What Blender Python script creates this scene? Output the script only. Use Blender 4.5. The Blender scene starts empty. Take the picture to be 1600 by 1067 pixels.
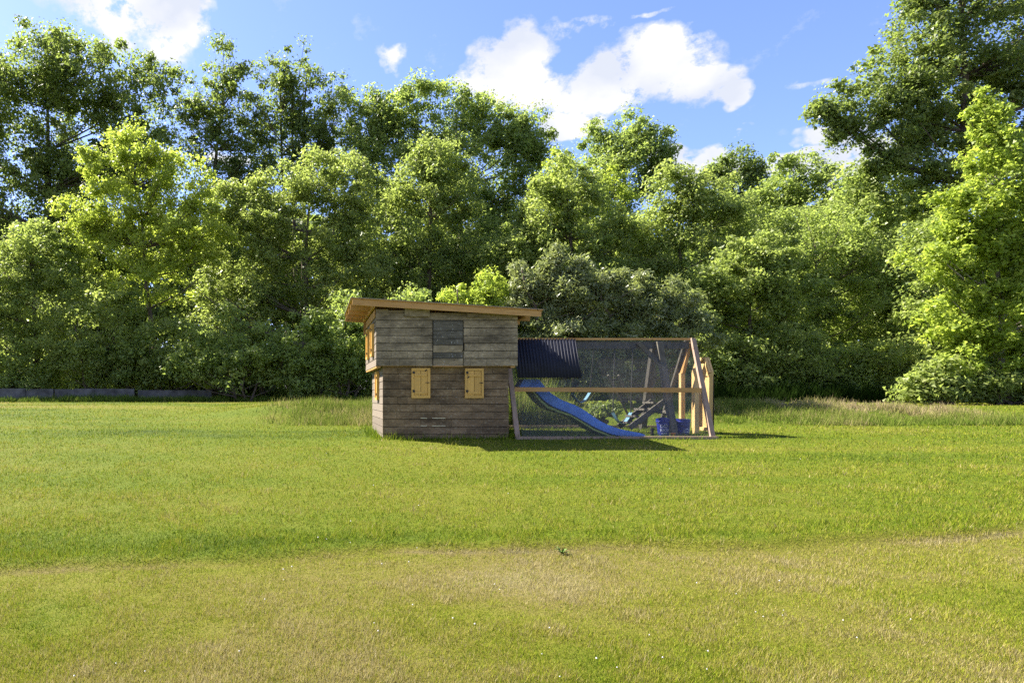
import bpy, math, random
import numpy as np
from mathutils import Vector, Matrix

# ------------------------------------------------------------------ camera, light, sky
F, CX, CY, EYE = 1067.0, 490.0, 618.0, 1.5     # focal length and principal point of the 1600 px wide photo
random.seed(4)
RNG = np.random.default_rng(11)
scene = bpy.context.scene
COL = scene.collection
cam = bpy.data.cameras.new('camera')
cam.lens, cam.sensor_width = 36.0 * F / 1600.0, 36.0
cam.shift_x, cam.shift_y = (800 - CX) / 1600.0, (CY - 533.5) / 1600.0
cam.clip_end = 5000
camo = bpy.data.objects.new('camera', cam)
camo.location = (0, 0, EYE)
camo.rotation_euler = (math.radians(90), 0, 0)
COL.objects.link(camo)
scene.camera = camo

SUN_TO = Vector((-1.85, 1.1, 2.3)).normalized()           # towards the sun: behind the woods, from the left
sun = bpy.data.lights.new('sun', 'SUN')
sun.energy, sun.angle, sun.color = 3.1, math.radians(0.5), (1.0, 0.93, 0.82)
suno = bpy.data.objects.new('sun', sun)
suno.rotation_euler = SUN_TO.to_track_quat('Z', 'Y').to_euler()
suno.location = (-20, 20, 40)
COL.objects.link(suno)

vs = scene.view_settings
vs.view_transform, vs.look, vs.gamma, vs.use_curve_mapping = 'Standard', 'None', 1.0, False
EXPO = 2.8
vs.exposure = EXPO
scene.render.engine = 'CYCLES'
cy = scene.cycles
cy.use_denoising = False
cy.max_bounces, cy.diffuse_bounces, cy.glossy_bounces, cy.transmission_bounces = 9, 7, 2, 5
cy.transparent_max_bounces = 12
cy.sample_clamp_indirect = 6.0


def make_world():
    w = bpy.data.worlds.new('World')
    scene.world = w
    w.use_nodes = True
    nt = w.node_tree
    N, L = nt.nodes, nt.links
    N.clear()
    out = N.new('ShaderNodeOutputWorld')
    bg = N.new('ShaderNodeBackground')
    STR = 0.050
    bg.inputs['Strength'].default_value = STR
    L.new(bg.outputs[0], out.inputs['Surface'])
    sky = N.new('ShaderNodeTexSky')
    sky.sky_type = 'NISHITA'
    sky.sun_disc = False
    sky.sun_elevation = math.asin(SUN_TO.z)
    sky.sun_rotation = math.atan2(SUN_TO.x, SUN_TO.y)
    sky.altitude, sky.air_density, sky.dust_density, sky.ozone_density = 100, 1.0, 0.6, 5.0
    tc = N.new('ShaderNodeTexCoord')
    sep = N.new('ShaderNodeSeparateXYZ')
    L.new(tc.outputs['Generated'], sep.inputs[0])

    def M(op, a, b=None, c=None, clamp=False):
        n = N.new('ShaderNodeMath')
        n.operation, n.use_clamp = op, clamp
        for i, v in enumerate((a, b, c)):
            if v is None:
                continue
            if isinstance(v, (int, float)):
                n.inputs[i].default_value = v
            else:
                L.new(v, n.inputs[i])
        return n.outputs[0]
    az0 = M('ARCTAN2', sep.outputs[0], sep.outputs[1])
    el0 = M('ARCSINE', sep.outputs[2])

    def noise(scale, detail, rough=0.6, vec=None):
        n = N.new('ShaderNodeTexNoise')
        n.inputs['Scale'].default_value = scale
        n.inputs['Detail'].default_value = detail
        n.inputs['Roughness'].default_value = rough
        L.new(vec or tc.outputs['Generated'], n.inputs['Vector'])
        return n
    # clouds are flattened: stretch the lookup vertically
    mp = N.new('ShaderNodeMapping')
    mp.inputs['Scale'].default_value = (1, 1, 1.35)
    L.new(tc.outputs['Generated'], mp.inputs['Vector'])
    warp = noise(7.0, 4, 0.6, mp.outputs[0])
    wsep = N.new('ShaderNodeSeparateColor')
    L.new(warp.outputs['Color'], wsep.inputs[0])
    az = M('MULTIPLY_ADD', M('SUBTRACT', wsep.outputs[0], 0.5), 0.16, az0)
    el = M('MULTIPLY_ADD', M('SUBTRACT', wsep.outputs[1], 0.5), 0.10, el0)
    fine = noise(15.0, 10, 0.68, mp.outputs[0]).outputs['Fac']
    # cloud banks: (photo x, photo y, half width, half height, density)
    banks = [(800, 85, 66, 50, 1), (770, 115, 52, 40, .9), (830, 140, 70, 34, .9), (1000, 118, 120, 50, 1), (950, 145, 100, 34, 1),
             (1090, 138, 80, 26, .9), (1135, 155, 42, 16, .8), (930, 52, 52, 16, .6), (890, 60, 24, 22, .55), (1012, 38, 32, 8, .45),
             (890, 190, 48, 16, 1.15), (1095, 240, 80, 26, 1.15), (1090, 266, 60, 20, 1.15), (1288, 207, 44, 19, 1.15),
             (1172, 203, 26, 9, 1.15), (1310, 243, 80, 26, 1.15), (628, 90, 24, 22, .6), (205, 25, 120, 52, 1), (275, 60, 60, 44, 1),
             (120, 0, 100, 32, .8), (300, 210, 34, 16, .5), (1270, 130, 36, 8, .4), (1200, 262, 60, 12, .5), (300, -60, 160, 50, .9),
             (330, 258, 60, 14, .6), (1050, 225, 50, 16, 1.0), (1130, 250, 60, 22, 1.1), (1240, 240, 40, 10, .8), (1330, 225, 50, 14, .9), (1420, 255, 60, 18, .6)]
    field = None
    for (x, y, rx, ry, d) in banks:
        v = Vector(((x - CX), F, (CY - y)))
        a = math.atan2(v.x, v.y)
        r = math.hypot(v.x, v.y)
        e = math.atan2(v.z, r)
        ra = rx / F * (F / r) ** 2 * 1.15
        re = ry / r * math.cos(e) ** 2 * 1.15
        da = M('MULTIPLY', M('SUBTRACT', az, a), 1 / ra)
        de = M('MULTIPLY', M('SUBTRACT', el, e), 1 / re)
        q = M('ADD', M('MULTIPLY', da, da), M('MULTIPLY', de, de))
        b = M('MULTIPLY', M('MAXIMUM', M('SUBTRACT', 1.25, q), 0.0), d)
        field = b if field is None else M('SMOOTH_MAX', field, b, 0.25)
    # the rest of the sky carries the same scattered fair-weather clouds
    big = noise(2.6, 3, 0.5, mp.outputs[0]).outputs['Fac']
    away = M('MULTIPLY', M('SUBTRACT', M('ABSOLUTE', M('SUBTRACT', az0, 0.28)), 0.62), 5.0, clamp=True)
    generic = M('MULTIPLY', M('MULTIPLY', M('SUBTRACT', big, 0.50), 7.0, clamp=True), away)
    field = M('MAXIMUM', field, generic)
    dens = M('MULTIPLY', field, M('MULTIPLY_ADD', fine, 3.6, -1.12))
    mask = M('MULTIPLY', M('SUBTRACT', dens, 0.17), 2.9, clamp=True)
    mask = M('MULTIPLY', mask, M('MULTIPLY', M('ADD', el0, 0.02), 12.0, clamp=True))
    cl = N.new('ShaderNodeMix')
    cl.data_type = 'RGBA'
    soft = noise(9.0, 5, 0.5, mp.outputs[0]).outputs['Fac']
    k = 1.0 / (STR * 2 ** EXPO)
    cl.inputs['A'].default_value = (0.80 * k, 0.85 * k, 0.98 * k, 1)
    cl.inputs['B'].default_value = (1.06 * k, 1.06 * k, 1.08 * k, 1)
    L.new(M('MULTIPLY', M('SUBTRACT', soft, 0.36), 5.0, clamp=True), cl.inputs['Factor'])
    mx = N.new('ShaderNodeMix')
    mx.data_type = 'RGBA'
    L.new(mask, mx.inputs['Factor'])
    wb = N.new('ShaderNodeMix')
    wb.data_type, wb.blend_type = 'RGBA', 'MULTIPLY'
    wb.inputs['Factor'].default_value = 1.0
    wb.inputs['B'].default_value = (0.80, 0.735, 0.90, 1)
    L.new(sky.outputs[0], wb.inputs['A'])
    L.new(wb.outputs['Result'], mx.inputs['A'])
    L.new(cl.outputs['Result'], mx.inputs['B'])
    L.new(mx.outputs['Result'], bg.inputs['Color'])


make_world()


# ------------------------------------------------------------------ helpers
def hash2(ix, iy, s):
    h = (ix.astype(np.int64) * 374761393 + iy.astype(np.int64) * 668265263 + s * 1442695041) & 0x7fffffff
    h = ((h ^ (h >> 13)) * 1274126177) & 0x7fffffff
    return ((h ^ (h >> 16)) & 0xffff) / 65535.0


def vnoise(x, y, s=0):
    x, y = np.asarray(x, float), np.asarray(y, float)
    ix, iy = np.floor(x), np.floor(y)
    fx, fy = x - ix, y - iy
    fx, fy = fx * fx * (3 - 2 * fx), fy * fy * (3 - 2 * fy)
    a, b = hash2(ix, iy, s), hash2(ix + 1, iy, s)
    c, d = hash2(ix, iy + 1, s), hash2(ix + 1, iy + 1, s)
    return (a + (b - a) * fx) * (1 - fy) + (c + (d - c) * fx) * fy


def fbm(x, y, s=0, o=4):
    t, a, n = 0, 0.5, 0
    for i in range(o):
        t = t + a * vnoise(x * 2 ** i, y * 2 ** i, s + i * 7)
        n += a
        a *= 0.5
    return t / n


def sstep(a, b, x):
    t = np.clip((np.asarray(x, float) - a) / (b - a), 0, 1)
    return t * t * (3 - 2 * t)


def terrace(X):                       # where the mown lawn meets the dry strip in the foreground
    return 6.05 + 0.105 * X + 0.10 * np.sin(X * 0.9 + 0.6) + 0.05 * np.sin(X * 2.7)


def bank_w(X):
    return sstep(-4.5, -0.5, X) * (1 - sstep(15.5, 20.0, X))


def ground(X, Y):
    X, Y = np.asarray(X, float), np.asarray(Y, float)
    A = np.interp(Y, [-50, 0, 3.5, 6, 9, 13, 16, 20, 26, 38, 60, 200], [-.05, 0, 0.0, .09, .33, .635, .76, .92, 1.06, 1.17, 1.2, 1.2])
    f = 16.4 + 0.35 * np.sin(X * 0.5) + 0.012 * (X - 8) ** 2 * 0.5
    B = np.interp(Y, [-50, 0, 3.5, 6, 9, 13, 16], [-.05, 0, 0.0, .09, .33, .635, .75]) + 0.47 * sstep(f - 0.5, f + 2.3, Y) - 0.04 * sstep(20, 38, Y)
    w = bank_w(X)
    z = A * (1 - w) + B * w
    z = z + 0.065 * (sstep(-0.10, 0.10, Y - terrace(X)) - 0.5)
    return z + 0.05 * (fbm(X * 0.45, Y * 0.45, 3, 3) - 0.5) + 0.015 * (vnoise(X * 2.2, Y * 2.2, 9) - 0.5)


def gz(x, y):
    return float(ground(np.array([x]), np.array([y]))[0])


def wx(px, Y):
    return (px - CX) * Y / F


def wz(py, Y):
    return EYE + (CY - py) * Y / F


def P(px, py, Y):
    return Vector((wx(px, Y), Y, wz(py, Y)))


def tag(o, label=None, cat=None, group=None, kind=None):
    if label: o['label'] = label
    if cat: o['category'] = cat
    if group: o['group'] = group
    if kind: o['kind'] = kind
    return o


def empty(name, loc, label, cat, group=None):
    o = bpy.data.objects.new(name, None)
    o.empty_display_size = 0.2
    o.location = loc
    COL.objects.link(o)
    return tag(o, label, cat, group)


def world_loc(o):
    v = Vector(o.location)
    while o.parent:
        o = o.parent
        v += Vector(o.location)
    return v


class MB:
    def __init__(s):
        s.v, s.f, s.smooth = [], [], False

    def add(s, vs_, fs):
        b = len(s.v)
        s.v += [tuple(p) for p in vs_]
        s.f += [tuple(b + i for i in f) for f in fs]
        return s

    def box(s, c, size, R=None):
        hx, hy, hz = size[0] / 2, size[1] / 2, size[2] / 2
        pts = [Vector((x, y, z)) for x in (-hx, hx) for y in (-hy, hy) for z in (-hz, hz)]
        if R is not None:
            pts = [R @ p for p in pts]
        c = Vector(c)
        return s.add([p + c for p in pts], [(0, 1, 3, 2), (4, 6, 7, 5), (0, 4, 5, 1), (2, 3, 7, 6), (0, 2, 6, 4), (1, 5, 7, 3)])

    def span(s, x0, x1, y0, y1, z0, z1):
        return s.box(((x0 + x1) / 2, (y0 + y1) / 2, (z0 + z1) / 2), (x1 - x0, y1 - y0, z1 - z0))

    def beam(s, p0, p1, w, h, side=(0, 1, 0)):
        """a bar from p0 to p1: w measured along 'side', h across it"""
        p0, p1 = Vector(p0), Vector(p1)
        x = (p1 - p0).normalized()
        y = Vector(side)
        y = (y - x * y.dot(x)).normalized()
        z = x.cross(y)
        R = Matrix((x, y, z)).transposed()
        return s.box((p0 + p1) / 2, ((p1 - p0).length, w, h), R)

    def tube(s, pts, rad, n=7, caps=True):
        pts = [Vector(p) for p in pts]
        rings = []
        up = Vector((0.31, 0.9, 0.1)).normalized()
        base = len(s.v)
        for i, p in enumerate(pts):
            d = (pts[min(i + 1, len(pts) - 1)] - pts[max(i - 1, 0)]).normalized()
            a = d.cross(up)
            if a.length < 1e-3:
                a = d.cross(Vector((1, 0, 0)))
            a.normalize()
            b = d.cross(a)
            r = rad[i] if isinstance(rad, (list, tuple)) else rad
            for k in range(n):
                t = 2 * math.pi * k / n
                s.v.append(tuple(p + (a * math.cos(t) + b * math.sin(t)) * r))
        for i in range(len(pts) - 1):
            for k in range(n):
                k2 = (k + 1) % n
                s.f.append((base + i * n + k, base + i * n + k2, base + (i + 1) * n + k2, base + (i + 1) * n + k))
        if caps:
            s.f.append(tuple(base + k for k in range(n))[::-1])
            s.f.append(tuple(base + (len(pts) - 1) * n + k for k in range(n)))
        return s

    def build(s, name, mat, parent=None, smooth=False, kind=None):
        v = np.array(s.v, float)
        if parent is not None:
            o0 = world_loc(parent)
            v = v - np.array(o0)
            loc = (0, 0, 0)
        else:
            loc = tuple((v.min(0) + v.max(0)) / 2 * [1, 1, 0] + v.min(0) * [0, 0, 1])
            v = v - np.array(loc)
        me = bpy.data.meshes.new(name)
        me.from_pydata([tuple(p) for p in v], [], s.f)
        if smooth:
            me.polygons.foreach_set('use_smooth', [True] * len(me.polygons))
        me.materials.append(mat)
        me.update()
        o = bpy.data.objects.new(name, me)
        o.location = loc
        COL.objects.link(o)
        if parent is not None:
            o.parent = parent
        if kind:
            o['kind'] = kind
        return o


def np_mesh(name, verts, nper, mat, tint=None, origin=(0, 0, 0)):
    """many loose faces of nper vertices each, as one mesh"""
    verts = np.asarray(verts, np.float32) - np.asarray(origin, np.float32)
    n = len(verts) // nper
    me = bpy.data.meshes.new(name)
    me.vertices.add(len(verts))
    me.vertices.foreach_set('co', verts.ravel())
    me.loops.add(n * nper)
    me.loops.foreach_set('vertex_index', np.arange(n * nper, dtype=np.int32))
    me.polygons.add(n)
    me.polygons.foreach_set('loop_start', np.arange(0, n * nper, nper, dtype=np.int32))
    me.update(calc_edges=True)
    if tint is not None:
        a = me.attributes.new('tint', 'FLOAT', 'FACE')
        a.data.foreach_set('value', np.asarray(tint, np.float32))
    me.materials.append(mat)
    o = bpy.data.objects.new(name, me)
    o.location = origin
    COL.objects.link(o)
    return o


# ------------------------------------------------------------------ materials
def new_mat(name):
    m = bpy.data.materials.new(name)
    m.use_nodes = True
    nt = m.node_tree
    for n in list(nt.nodes):
        nt.nodes.remove(n)
    out = nt.nodes.new('ShaderNodeOutputMaterial')
    return m, nt, nt.nodes, nt.links, out


def ramp(N, stops, interp='LINEAR'):
    r = N.new('ShaderNodeValToRGB')
    r.color_ramp.interpolation = interp
    e = r.color_ramp.elements
    while len(e) < len(stops):
        e.new(0.5)
    for i, (p, c) in enumerate(stops):
        e[i].position = p
        e[i].color = (*c, 1)
    return r


def mat_leaf(name, dark, mid, bright, trans=(0.30, 0.40, 0.03), tfac=0.42, gloss=0.25, rough=0.45):
    m, nt, N, L, out = new_mat(name)
    at = N.new('ShaderNodeAttribute')
    at.attribute_name = 'tint'
    r = ramp(N, [(0.0, dark), (0.5, mid), (1.0, bright)])
    L.new(at.outputs['Fac'], r.inputs[0])
    p = N.new('ShaderNodeBsdfPrincipled')
    p.inputs['Roughness'].default_value = rough
    p.inputs['Specular IOR Level'].default_value = gloss
    L.new(r.outputs[0], p.inputs['Base Color'])
    t = N.new('ShaderNodeBsdfTranslucent')
    mixc = N.new('ShaderNodeMix')
    mixc.data_type = 'RGBA'
    mixc.inputs['Factor'].default_value = 0.7
    L.new(r.outputs[0], mixc.inputs['A'])
    mixc.inputs['B'].default_value = (*trans, 1)
    L.new(mixc.outputs['Result'], t.inputs['Color'])
    mx = N.new('ShaderNodeMixShader')
    mx.inputs[0].default_value = tfac + 0.08
    L.new(p.outputs[0], mx.inputs[1])
    L.new(t.outputs[0], mx.inputs[2])
    L.new(mx.outputs[0], out.inputs['Surface'])
    return m


def mat_wood(name, ca, cb, grain=(3, 3, 40), rough=0.75, stain=None, var=0.35, knots=True, bump=0.25, drift=False):
    """sawn timber: grain runs along the axis with the smallest scale, each piece with its own tone"""
    m, nt, N, L, out = new_mat(name)
    tc = N.new('ShaderNodeTexCoord')
    oi = N.new('ShaderNodeObjectInfo')
    add = N.new('ShaderNodeVectorMath')
    add.operation = 'ADD'
    sc = N.new('ShaderNodeVectorMath')
    sc.operation = 'SCALE'
    sc.inputs[0].default_value = (37, 19, 53)
    L.new(oi.outputs['Random'], sc.inputs['Scale'])
    L.new(tc.outputs['Object'], add.inputs[0])
    L.new(sc.outputs[0], add.inputs[1])
    mp = N.new('ShaderNodeMapping')
    mp.inputs['Scale'].default_value = grain
    L.new(add.outputs[0], mp.inputs['Vector'])
    n1 = N.new('ShaderNodeTexNoise')
    n1.inputs['Scale'].default_value = 1.0
    n1.inputs['Detail'].default_value = 6
    n1.inputs['Roughness'].default_value = 0.65
    L.new(mp.outputs[0], n1.inputs['Vector'])
    r = ramp(N, [(0.28, ca), (0.72, cb)])
    L.new(n1.outputs['Fac'], r.inputs[0])
    col = r.outputs[0]
    hv = N.new('ShaderNodeHueSaturation')
    mr = N.new('ShaderNodeMapRange')
    mr.inputs['To Min'].default_value = 1 - var
    mr.inputs['To Max'].default_value = 1 + var
    L.new(oi.outputs['Random'], mr.inputs['Value'])
    L.new(mr.outputs[0], hv.inputs['Value'])
    L.new(col, hv.inputs['Color'])
    col = hv.outputs[0]
    if stain:
        n2 = N.new('ShaderNodeTexNoise')
        n2.inputs['Scale'].default_value = 5.0
        n2.inputs['Detail'].default_value = 5
        L.new(add.outputs[0], n2.inputs['Vector'])
        rr = ramp(N, [(0.52, (0, 0, 0)), (0.70, (1, 1, 1))])
        L.new(n2.outputs['Fac'], rr.inputs[0])
        ml = N.new('ShaderNodeMath')
        ml.operation = 'MULTIPLY'
        ml.inputs[1].default_value = 0.6
        L.new(rr.outputs[0], ml.inputs[0])
        mx = N.new('ShaderNodeMix')
        mx.data_type = 'RGBA'
        L.new(ml.outputs[0], mx.inputs['Factor'])
        L.new(col, mx.inputs['A'])
        mx.inputs['B'].default_value = (*stain, 1)
        col = mx.outputs['Result']
    if drift:
        ge = N.new('ShaderNodeNewGeometry')
        mp2 = N.new('ShaderNodeMapping')
        mp2.inputs['Scale'].default_value = (1.6, 1.6, 4.5)
        L.new(ge.outputs['Position'], mp2.inputs['Vector'])
        n3 = N.new('ShaderNodeTexNoise')
        n3.inputs['Scale'].default_value = 1.0
        n3.inputs['Detail'].default_value = 5
        n3.inputs['Roughness'].default_value = 0.65
        L.new(mp2.outputs[0], n3.inputs['Vector'])
        mr3 = N.new('ShaderNodeMapRange')
        mr3.inputs['From Min'].default_value = 0.32
        mr3.inputs['From Max'].default_value = 0.68
        mr3.inputs['To Min'].default_value = 0.42
        mr3.inputs['To Max'].default_value = 1.45
        L.new(n3.outputs['Fac'], mr3.inputs['Value'])
        hv3 = N.new('ShaderNodeHueSaturation')
        L.new(mr3.outputs[0], hv3.inputs['Value'])
        L.new(col, hv3.inputs['Color'])
        col = hv3.outputs[0]
    if knots:
        v = N.new('ShaderNodeTexVoronoi')
        v.inputs['Scale'].default_value = 5.5
        L.new(add.outputs[0], v.inputs['Vector'])
        rk = ramp(N, [(0.05, (1, 1, 1)), (0.11, (0, 0, 0))])
        L.new(v.outputs['Distance'], rk.inputs[0])
        mk = N.new('ShaderNodeMix')
        mk.data_type = 'RGBA'
        L.new(rk.outputs[0], mk.inputs['Factor'])
        L.new(col, mk.inputs['A'])
        mk.inputs['B'].default_value = (ca[0] * 0.35, ca[1] * 0.3, ca[2] * 0.3, 1)
        col = mk.outputs['Result']
    p = N.new('ShaderNodeBsdfPrincipled')
    p.inputs['Roughness'].default_value = rough
    p.inputs['Specular IOR Level'].default_value = 0.25
    L.new(col, p.inputs['Base Color'])
    b = N.new('ShaderNodeBump')
    b.inputs['Strength'].default_value = bump
    b.inputs['Distance'].default_value = 0.006
    L.new(n1.outputs['Fac'], b.inputs['Height'])
    L.new(b.outputs[0], p.inputs['Normal'])
    L.new(p.outputs[0], out.inputs['Surface'])
    return m


def mat_plain(name, c, rough=0.5, spec=0.4, var=0.12, scale=6.0, c2=None, bump=0.0):
    m, nt, N, L, out = new_mat(name)
    tc = N.new('ShaderNodeTexCoord')
    n = N.new('ShaderNodeTexNoise')
    n.inputs['Scale'].default_value = scale
    n.inputs['Detail'].default_value = 6
    L.new(tc.outputs['Object'], n.inputs['Vector'])
    c2 = c2 or tuple(x * (1 - 2 * var) for x in c)
    r = ramp(N, [(0.3, c2), (0.65, c)])
    L.new(n.outputs['Fac'], r.inputs[0])
    p = N.new('ShaderNodeBsdfPrincipled')
    p.inputs['Roughness'].default_value = rough
    p.inputs['Specular IOR Level'].default_value = spec
    L.new(r.outputs[0], p.inputs['Base Color'])
    if bump:
        b = N.new('ShaderNodeBump')
        b.inputs['Strength'].default_value = bump
        b.inputs['Distance'].default_value = 0.02
        L.new(n.outputs['Fac'], b.inputs['Height'])
        L.new(b.outputs[0], p.inputs['Normal'])
    L.new(p.outputs[0], out.inputs['Surface'])
    return m


def mat_net(name, pitch=0.018, wire=0.0018, colr=(0.15, 0.15, 0.145)):
    """fine wire netting: square openings cut by the mesh's own u, v"""
    m, nt, N, L, out = new_mat(name)
    uv = N.new('ShaderNodeUVMap')
    sep = N.new('ShaderNodeSeparateXYZ')
    L.new(uv.outputs[0], sep.inputs[0])
    ms = []
    for i in (0, 1):
        a = N.new('ShaderNodeMath'); a.operation = 'MULTIPLY'; a.inputs[1].default_value = 1 / pitch
        L.new(sep.outputs[i], a.inputs[0])
        f = N.new('ShaderNodeMath'); f.operation = 'FRACT'
        L.new(a.outputs[0], f.inputs[0])
        l = N.new('ShaderNodeMath'); l.operation = 'LESS_THAN'; l.inputs[1].default_value = wire / pitch
        L.new(f.outputs[0], l.inputs[0])
        ms.append(l.outputs[0])
    mxm = N.new('ShaderNodeMath'); mxm.operation = 'MAXIMUM'
    L.new(ms[0], mxm.inputs[0]); L.new(ms[1], mxm.inputs[1])
    d = N.new('ShaderNodeBsdfPrincipled')
    d.inputs['Base Color'].default_value = (*colr, 1)
    d.inputs['Roughness'].default_value = 0.5
    t = N.new('ShaderNodeBsdfTransparent')
    mx = N.new('ShaderNodeMixShader')
    L.new(mxm.outputs[0], mx.inputs[0])
    L.new(t.outputs[0], mx.inputs[1]); L.new(d.outputs[0], mx.inputs[2])
    L.new(mx.outputs[0], out.inputs['Surface'])
    return m


def mat_ground():
    m, nt, N, L, out = new_mat('lawn_soil')
    at = N.new('ShaderNodeAttribute')
    at.attribute_name = 'tint'
    tc = N.new('ShaderNodeTexCoord')
    n = N.new('ShaderNodeTexNoise')
    n.inputs['Scale'].default_value = 9
    n.inputs['Detail'].default_value = 8
    n.inputs['Roughness'].default_value = 0.7
    L.new(tc.outputs['Object'], n.inputs['Vector'])
    a = N.new('ShaderNodeMath'); a.operation = 'MULTIPLY_ADD'
    a.inputs[1].default_value = 0.5; 
    L.new(n.outputs['Fac'], a.inputs[0])
    s = N.new('ShaderNodeMath'); s.operation = 'SUBTRACT'; s.inputs[1].default_value = 0.25
    L.new(at.outputs['Fac'], s.inputs[0])
    L.new(s.outputs[0], a.inputs[2])
    r = ramp(N, GRASS_STOPS)
    L.new(a.outputs[0], r.inputs[0])
    hv = N.new('ShaderNodeHueSaturation')
    hv.inputs['Value'].default_value = 0.40  # grass colour darkened to stand in for shaded gaps between the blades
    L.new(r.outputs[0], hv.inputs['Color'])
    p = N.new('ShaderNodeBsdfPrincipled')
    p.inputs['Roughness'].default_value = 0.9
    p.inputs['Specular IOR Level'].default_value = 0.1
    L.new(hv.outputs[0], p.inputs['Base Color'])
    b = N.new('ShaderNodeBump')
    b.inputs['Strength'].default_value = 0.8
    b.inputs['Distance'].default_value = 0.05
    L.new(n.outputs['Fac'], b.inputs['Height'])
    L.new(b.outputs[0], p.inputs['Normal'])
    L.new(p.outputs[0], out.inputs['Surface'])
    return m


def mat_grass(name, stops, tfac=0.35):
    m, nt, N, L, out = new_mat(name)
    at = N.new('ShaderNodeAttribute')
    at.attribute_name = 'tint'
    r = ramp(N, stops)
    L.new(at.outputs['Fac'], r.inputs[0])
    p = N.new('ShaderNodeBsdfDiffuse')
    L.new(r.outputs[0], p.inputs['Color'])
    t = N.new('ShaderNodeBsdfTranslucent')
    L.new(r.outputs[0], t.inputs['Color'])
    mx = N.new('ShaderNodeMixShader')
    mx.inputs[0].default_value = tfac
    L.new(p.outputs[0], mx.inputs[1]); L.new(t.outputs[0], mx.inputs[2])
    L.new(mx.outputs[0], out.inputs['Surface'])
    return m


GRASS_STOPS = [(0.0, (0.042, 0.081, 0.008)), (0.3, (0.168, 0.232, 0.014)), (0.55, (0.256, 0.263, 0.030)), (0.78, (0.278, 0.235, 0.068)), (1.0, (0.365, 0.315, 0.160))]
M_GROUND = mat_ground()
M_GRASS = mat_grass('grass_blades', GRASS_STOPS)
M_TALL = mat_grass('tall_grass_blades', [(0.0, (0.058, 0.106, 0.014)), (0.4, (0.146, 0.203, 0.029)), (0.75, (0.271, 0.252, 0.086)), (1.0, (0.388, 0.301, 0.185))])
M_REED = mat_grass('shaded_reed_blades', [(0.0, (0.011, 0.025, 0.005)), (0.6, (0.025, 0.047, 0.008)), (1.0, (0.060, 0.075, 0.021))])  # blade colour darkened to carry the shade of the trees
M_WHITE = mat_plain('clover_white', (0.600, 0.576, 0.528), 0.8, 0.1)
M_UP = mat_wood('grey_weathered_boards', (0.116, 0.091, 0.054), (0.304, 0.244, 0.155), (4, 4, 45), 0.85, stain=(0.406, 0.344, 0.232), var=0.13, drift=True)
M_LOW = mat_wood('brown_weathered_boards', (0.099, 0.064, 0.032), (0.230, 0.157, 0.084), (4, 4, 45), 0.85, stain=(0.289, 0.233, 0.148), var=0.13, drift=True)
M_SIDE = mat_wood('side_boards', (0.105, 0.084, 0.062), (0.186, 0.155, 0.121), (4, 3, 45), 0.8, var=0.15)
M_HATCH = mat_wood('mildewed_boards', (0.041, 0.038, 0.028), (0.137, 0.124, 0.097), (4, 4, 45), 0.85, stain=(0.178, 0.158, 0.123), var=0.3)
M_CORE = mat_plain('dark_sheathing', (0.03, 0.027, 0.022), 0.9, 0.1)
M_NEW = mat_wood('fresh_pine', (0.325, 0.170, 0.052), (0.466, 0.283, 0.106), (3, 30, 30), 0.6, var=0.12)
M_SHUT = mat_wood('golden_shutter_pine', (0.468, 0.270, 0.063), (0.630, 0.387, 0.108), (40, 40, 3), 0.55, var=0.10)
M_LEG = mat_wood('bleached_pine', (0.19, 0.13, 0.088), (0.31, 0.225, 0.165), (20, 20, 4), 0.7, var=0.1)
M_DOOR = mat_wood('plywood', (0.42, 0.27, 0.10), (0.56, 0.39, 0.18), (25, 25, 3), 0.6, var=0.1, knots=False)
M_OLD = mat_wood('old_grey_timber', (0.041, 0.037, 0.029), (0.114, 0.104, 0.082), (14, 14, 4), 0.9, var=0.2)
M_ROOF = mat_plain('roof_felt', (0.33, 0.28, 0.25), 0.8, 0.2, scale=20)
M_BLACK = mat_plain('black_iron', (0.012, 0.011, 0.011), 0.5, 0.4)
M_SPOT = mat_plain('white_droppings', (0.62, 0.62, 0.58), 0.9, 0.1)
M_PALE = mat_wood('pale_strips', (0.50, 0.44, 0.26), (0.68, 0.62, 0.42), (6, 30, 30), 0.7, var=0.1, knots=False)
M_SLIDE = mat_plain('blue_plastic', (0.085, 0.215, 0.598), 0.5, 0.4, 0.10, 5.0)
M_LIME = mat_plain('lime_strip', (0.24, 0.30, 0.055), 0.5, 0.4)
M_NAVY = mat_plain('navy_plastic_sheet', (0.013, 0.015, 0.026), 0.6, 0.25, 0.2, 4.0)
M_BUCKET = mat_plain('bucket_blue', (0.012, 0.022, 0.21), 0.4, 0.5, 0.08)
M_TEXT = mat_plain('white_print', (0.55, 0.58, 0.66), 0.6, 0.3)
M_SLING = mat_plain('teal_sling', (0.10, 0.22, 0.32), 0.45, 0.5)
M_ROPE = mat_plain('dark_chain', (0.035, 0.035, 0.033), 0.6, 0.4)
M_POT = mat_plain('terracotta', (0.48, 0.17, 0.06), 0.8, 0.2)
M_CONC = mat_plain('weathered_concrete', (0.160, 0.152, 0.144), 0.9, 0.15, scale=2.2, c2=(0.064, 0.061, 0.056), bump=0.3)
M_NET = mat_net('wire_netting')
M_DOCK = mat_plain('dock_leaf', (0.09, 0.16, 0.02), 0.5, 0.3)
M_BARK = mat_plain('bark', (0.13, 0.10, 0.075), 0.95, 0.1, scale=8, c2=(0.055, 0.045, 0.035), bump=0.5)
M_PALEBARK = mat_plain('pale_bark', (0.33, 0.29, 0.23), 0.9, 0.1, scale=6, c2=(0.16, 0.13, 0.10), bump=0.4)

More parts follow.
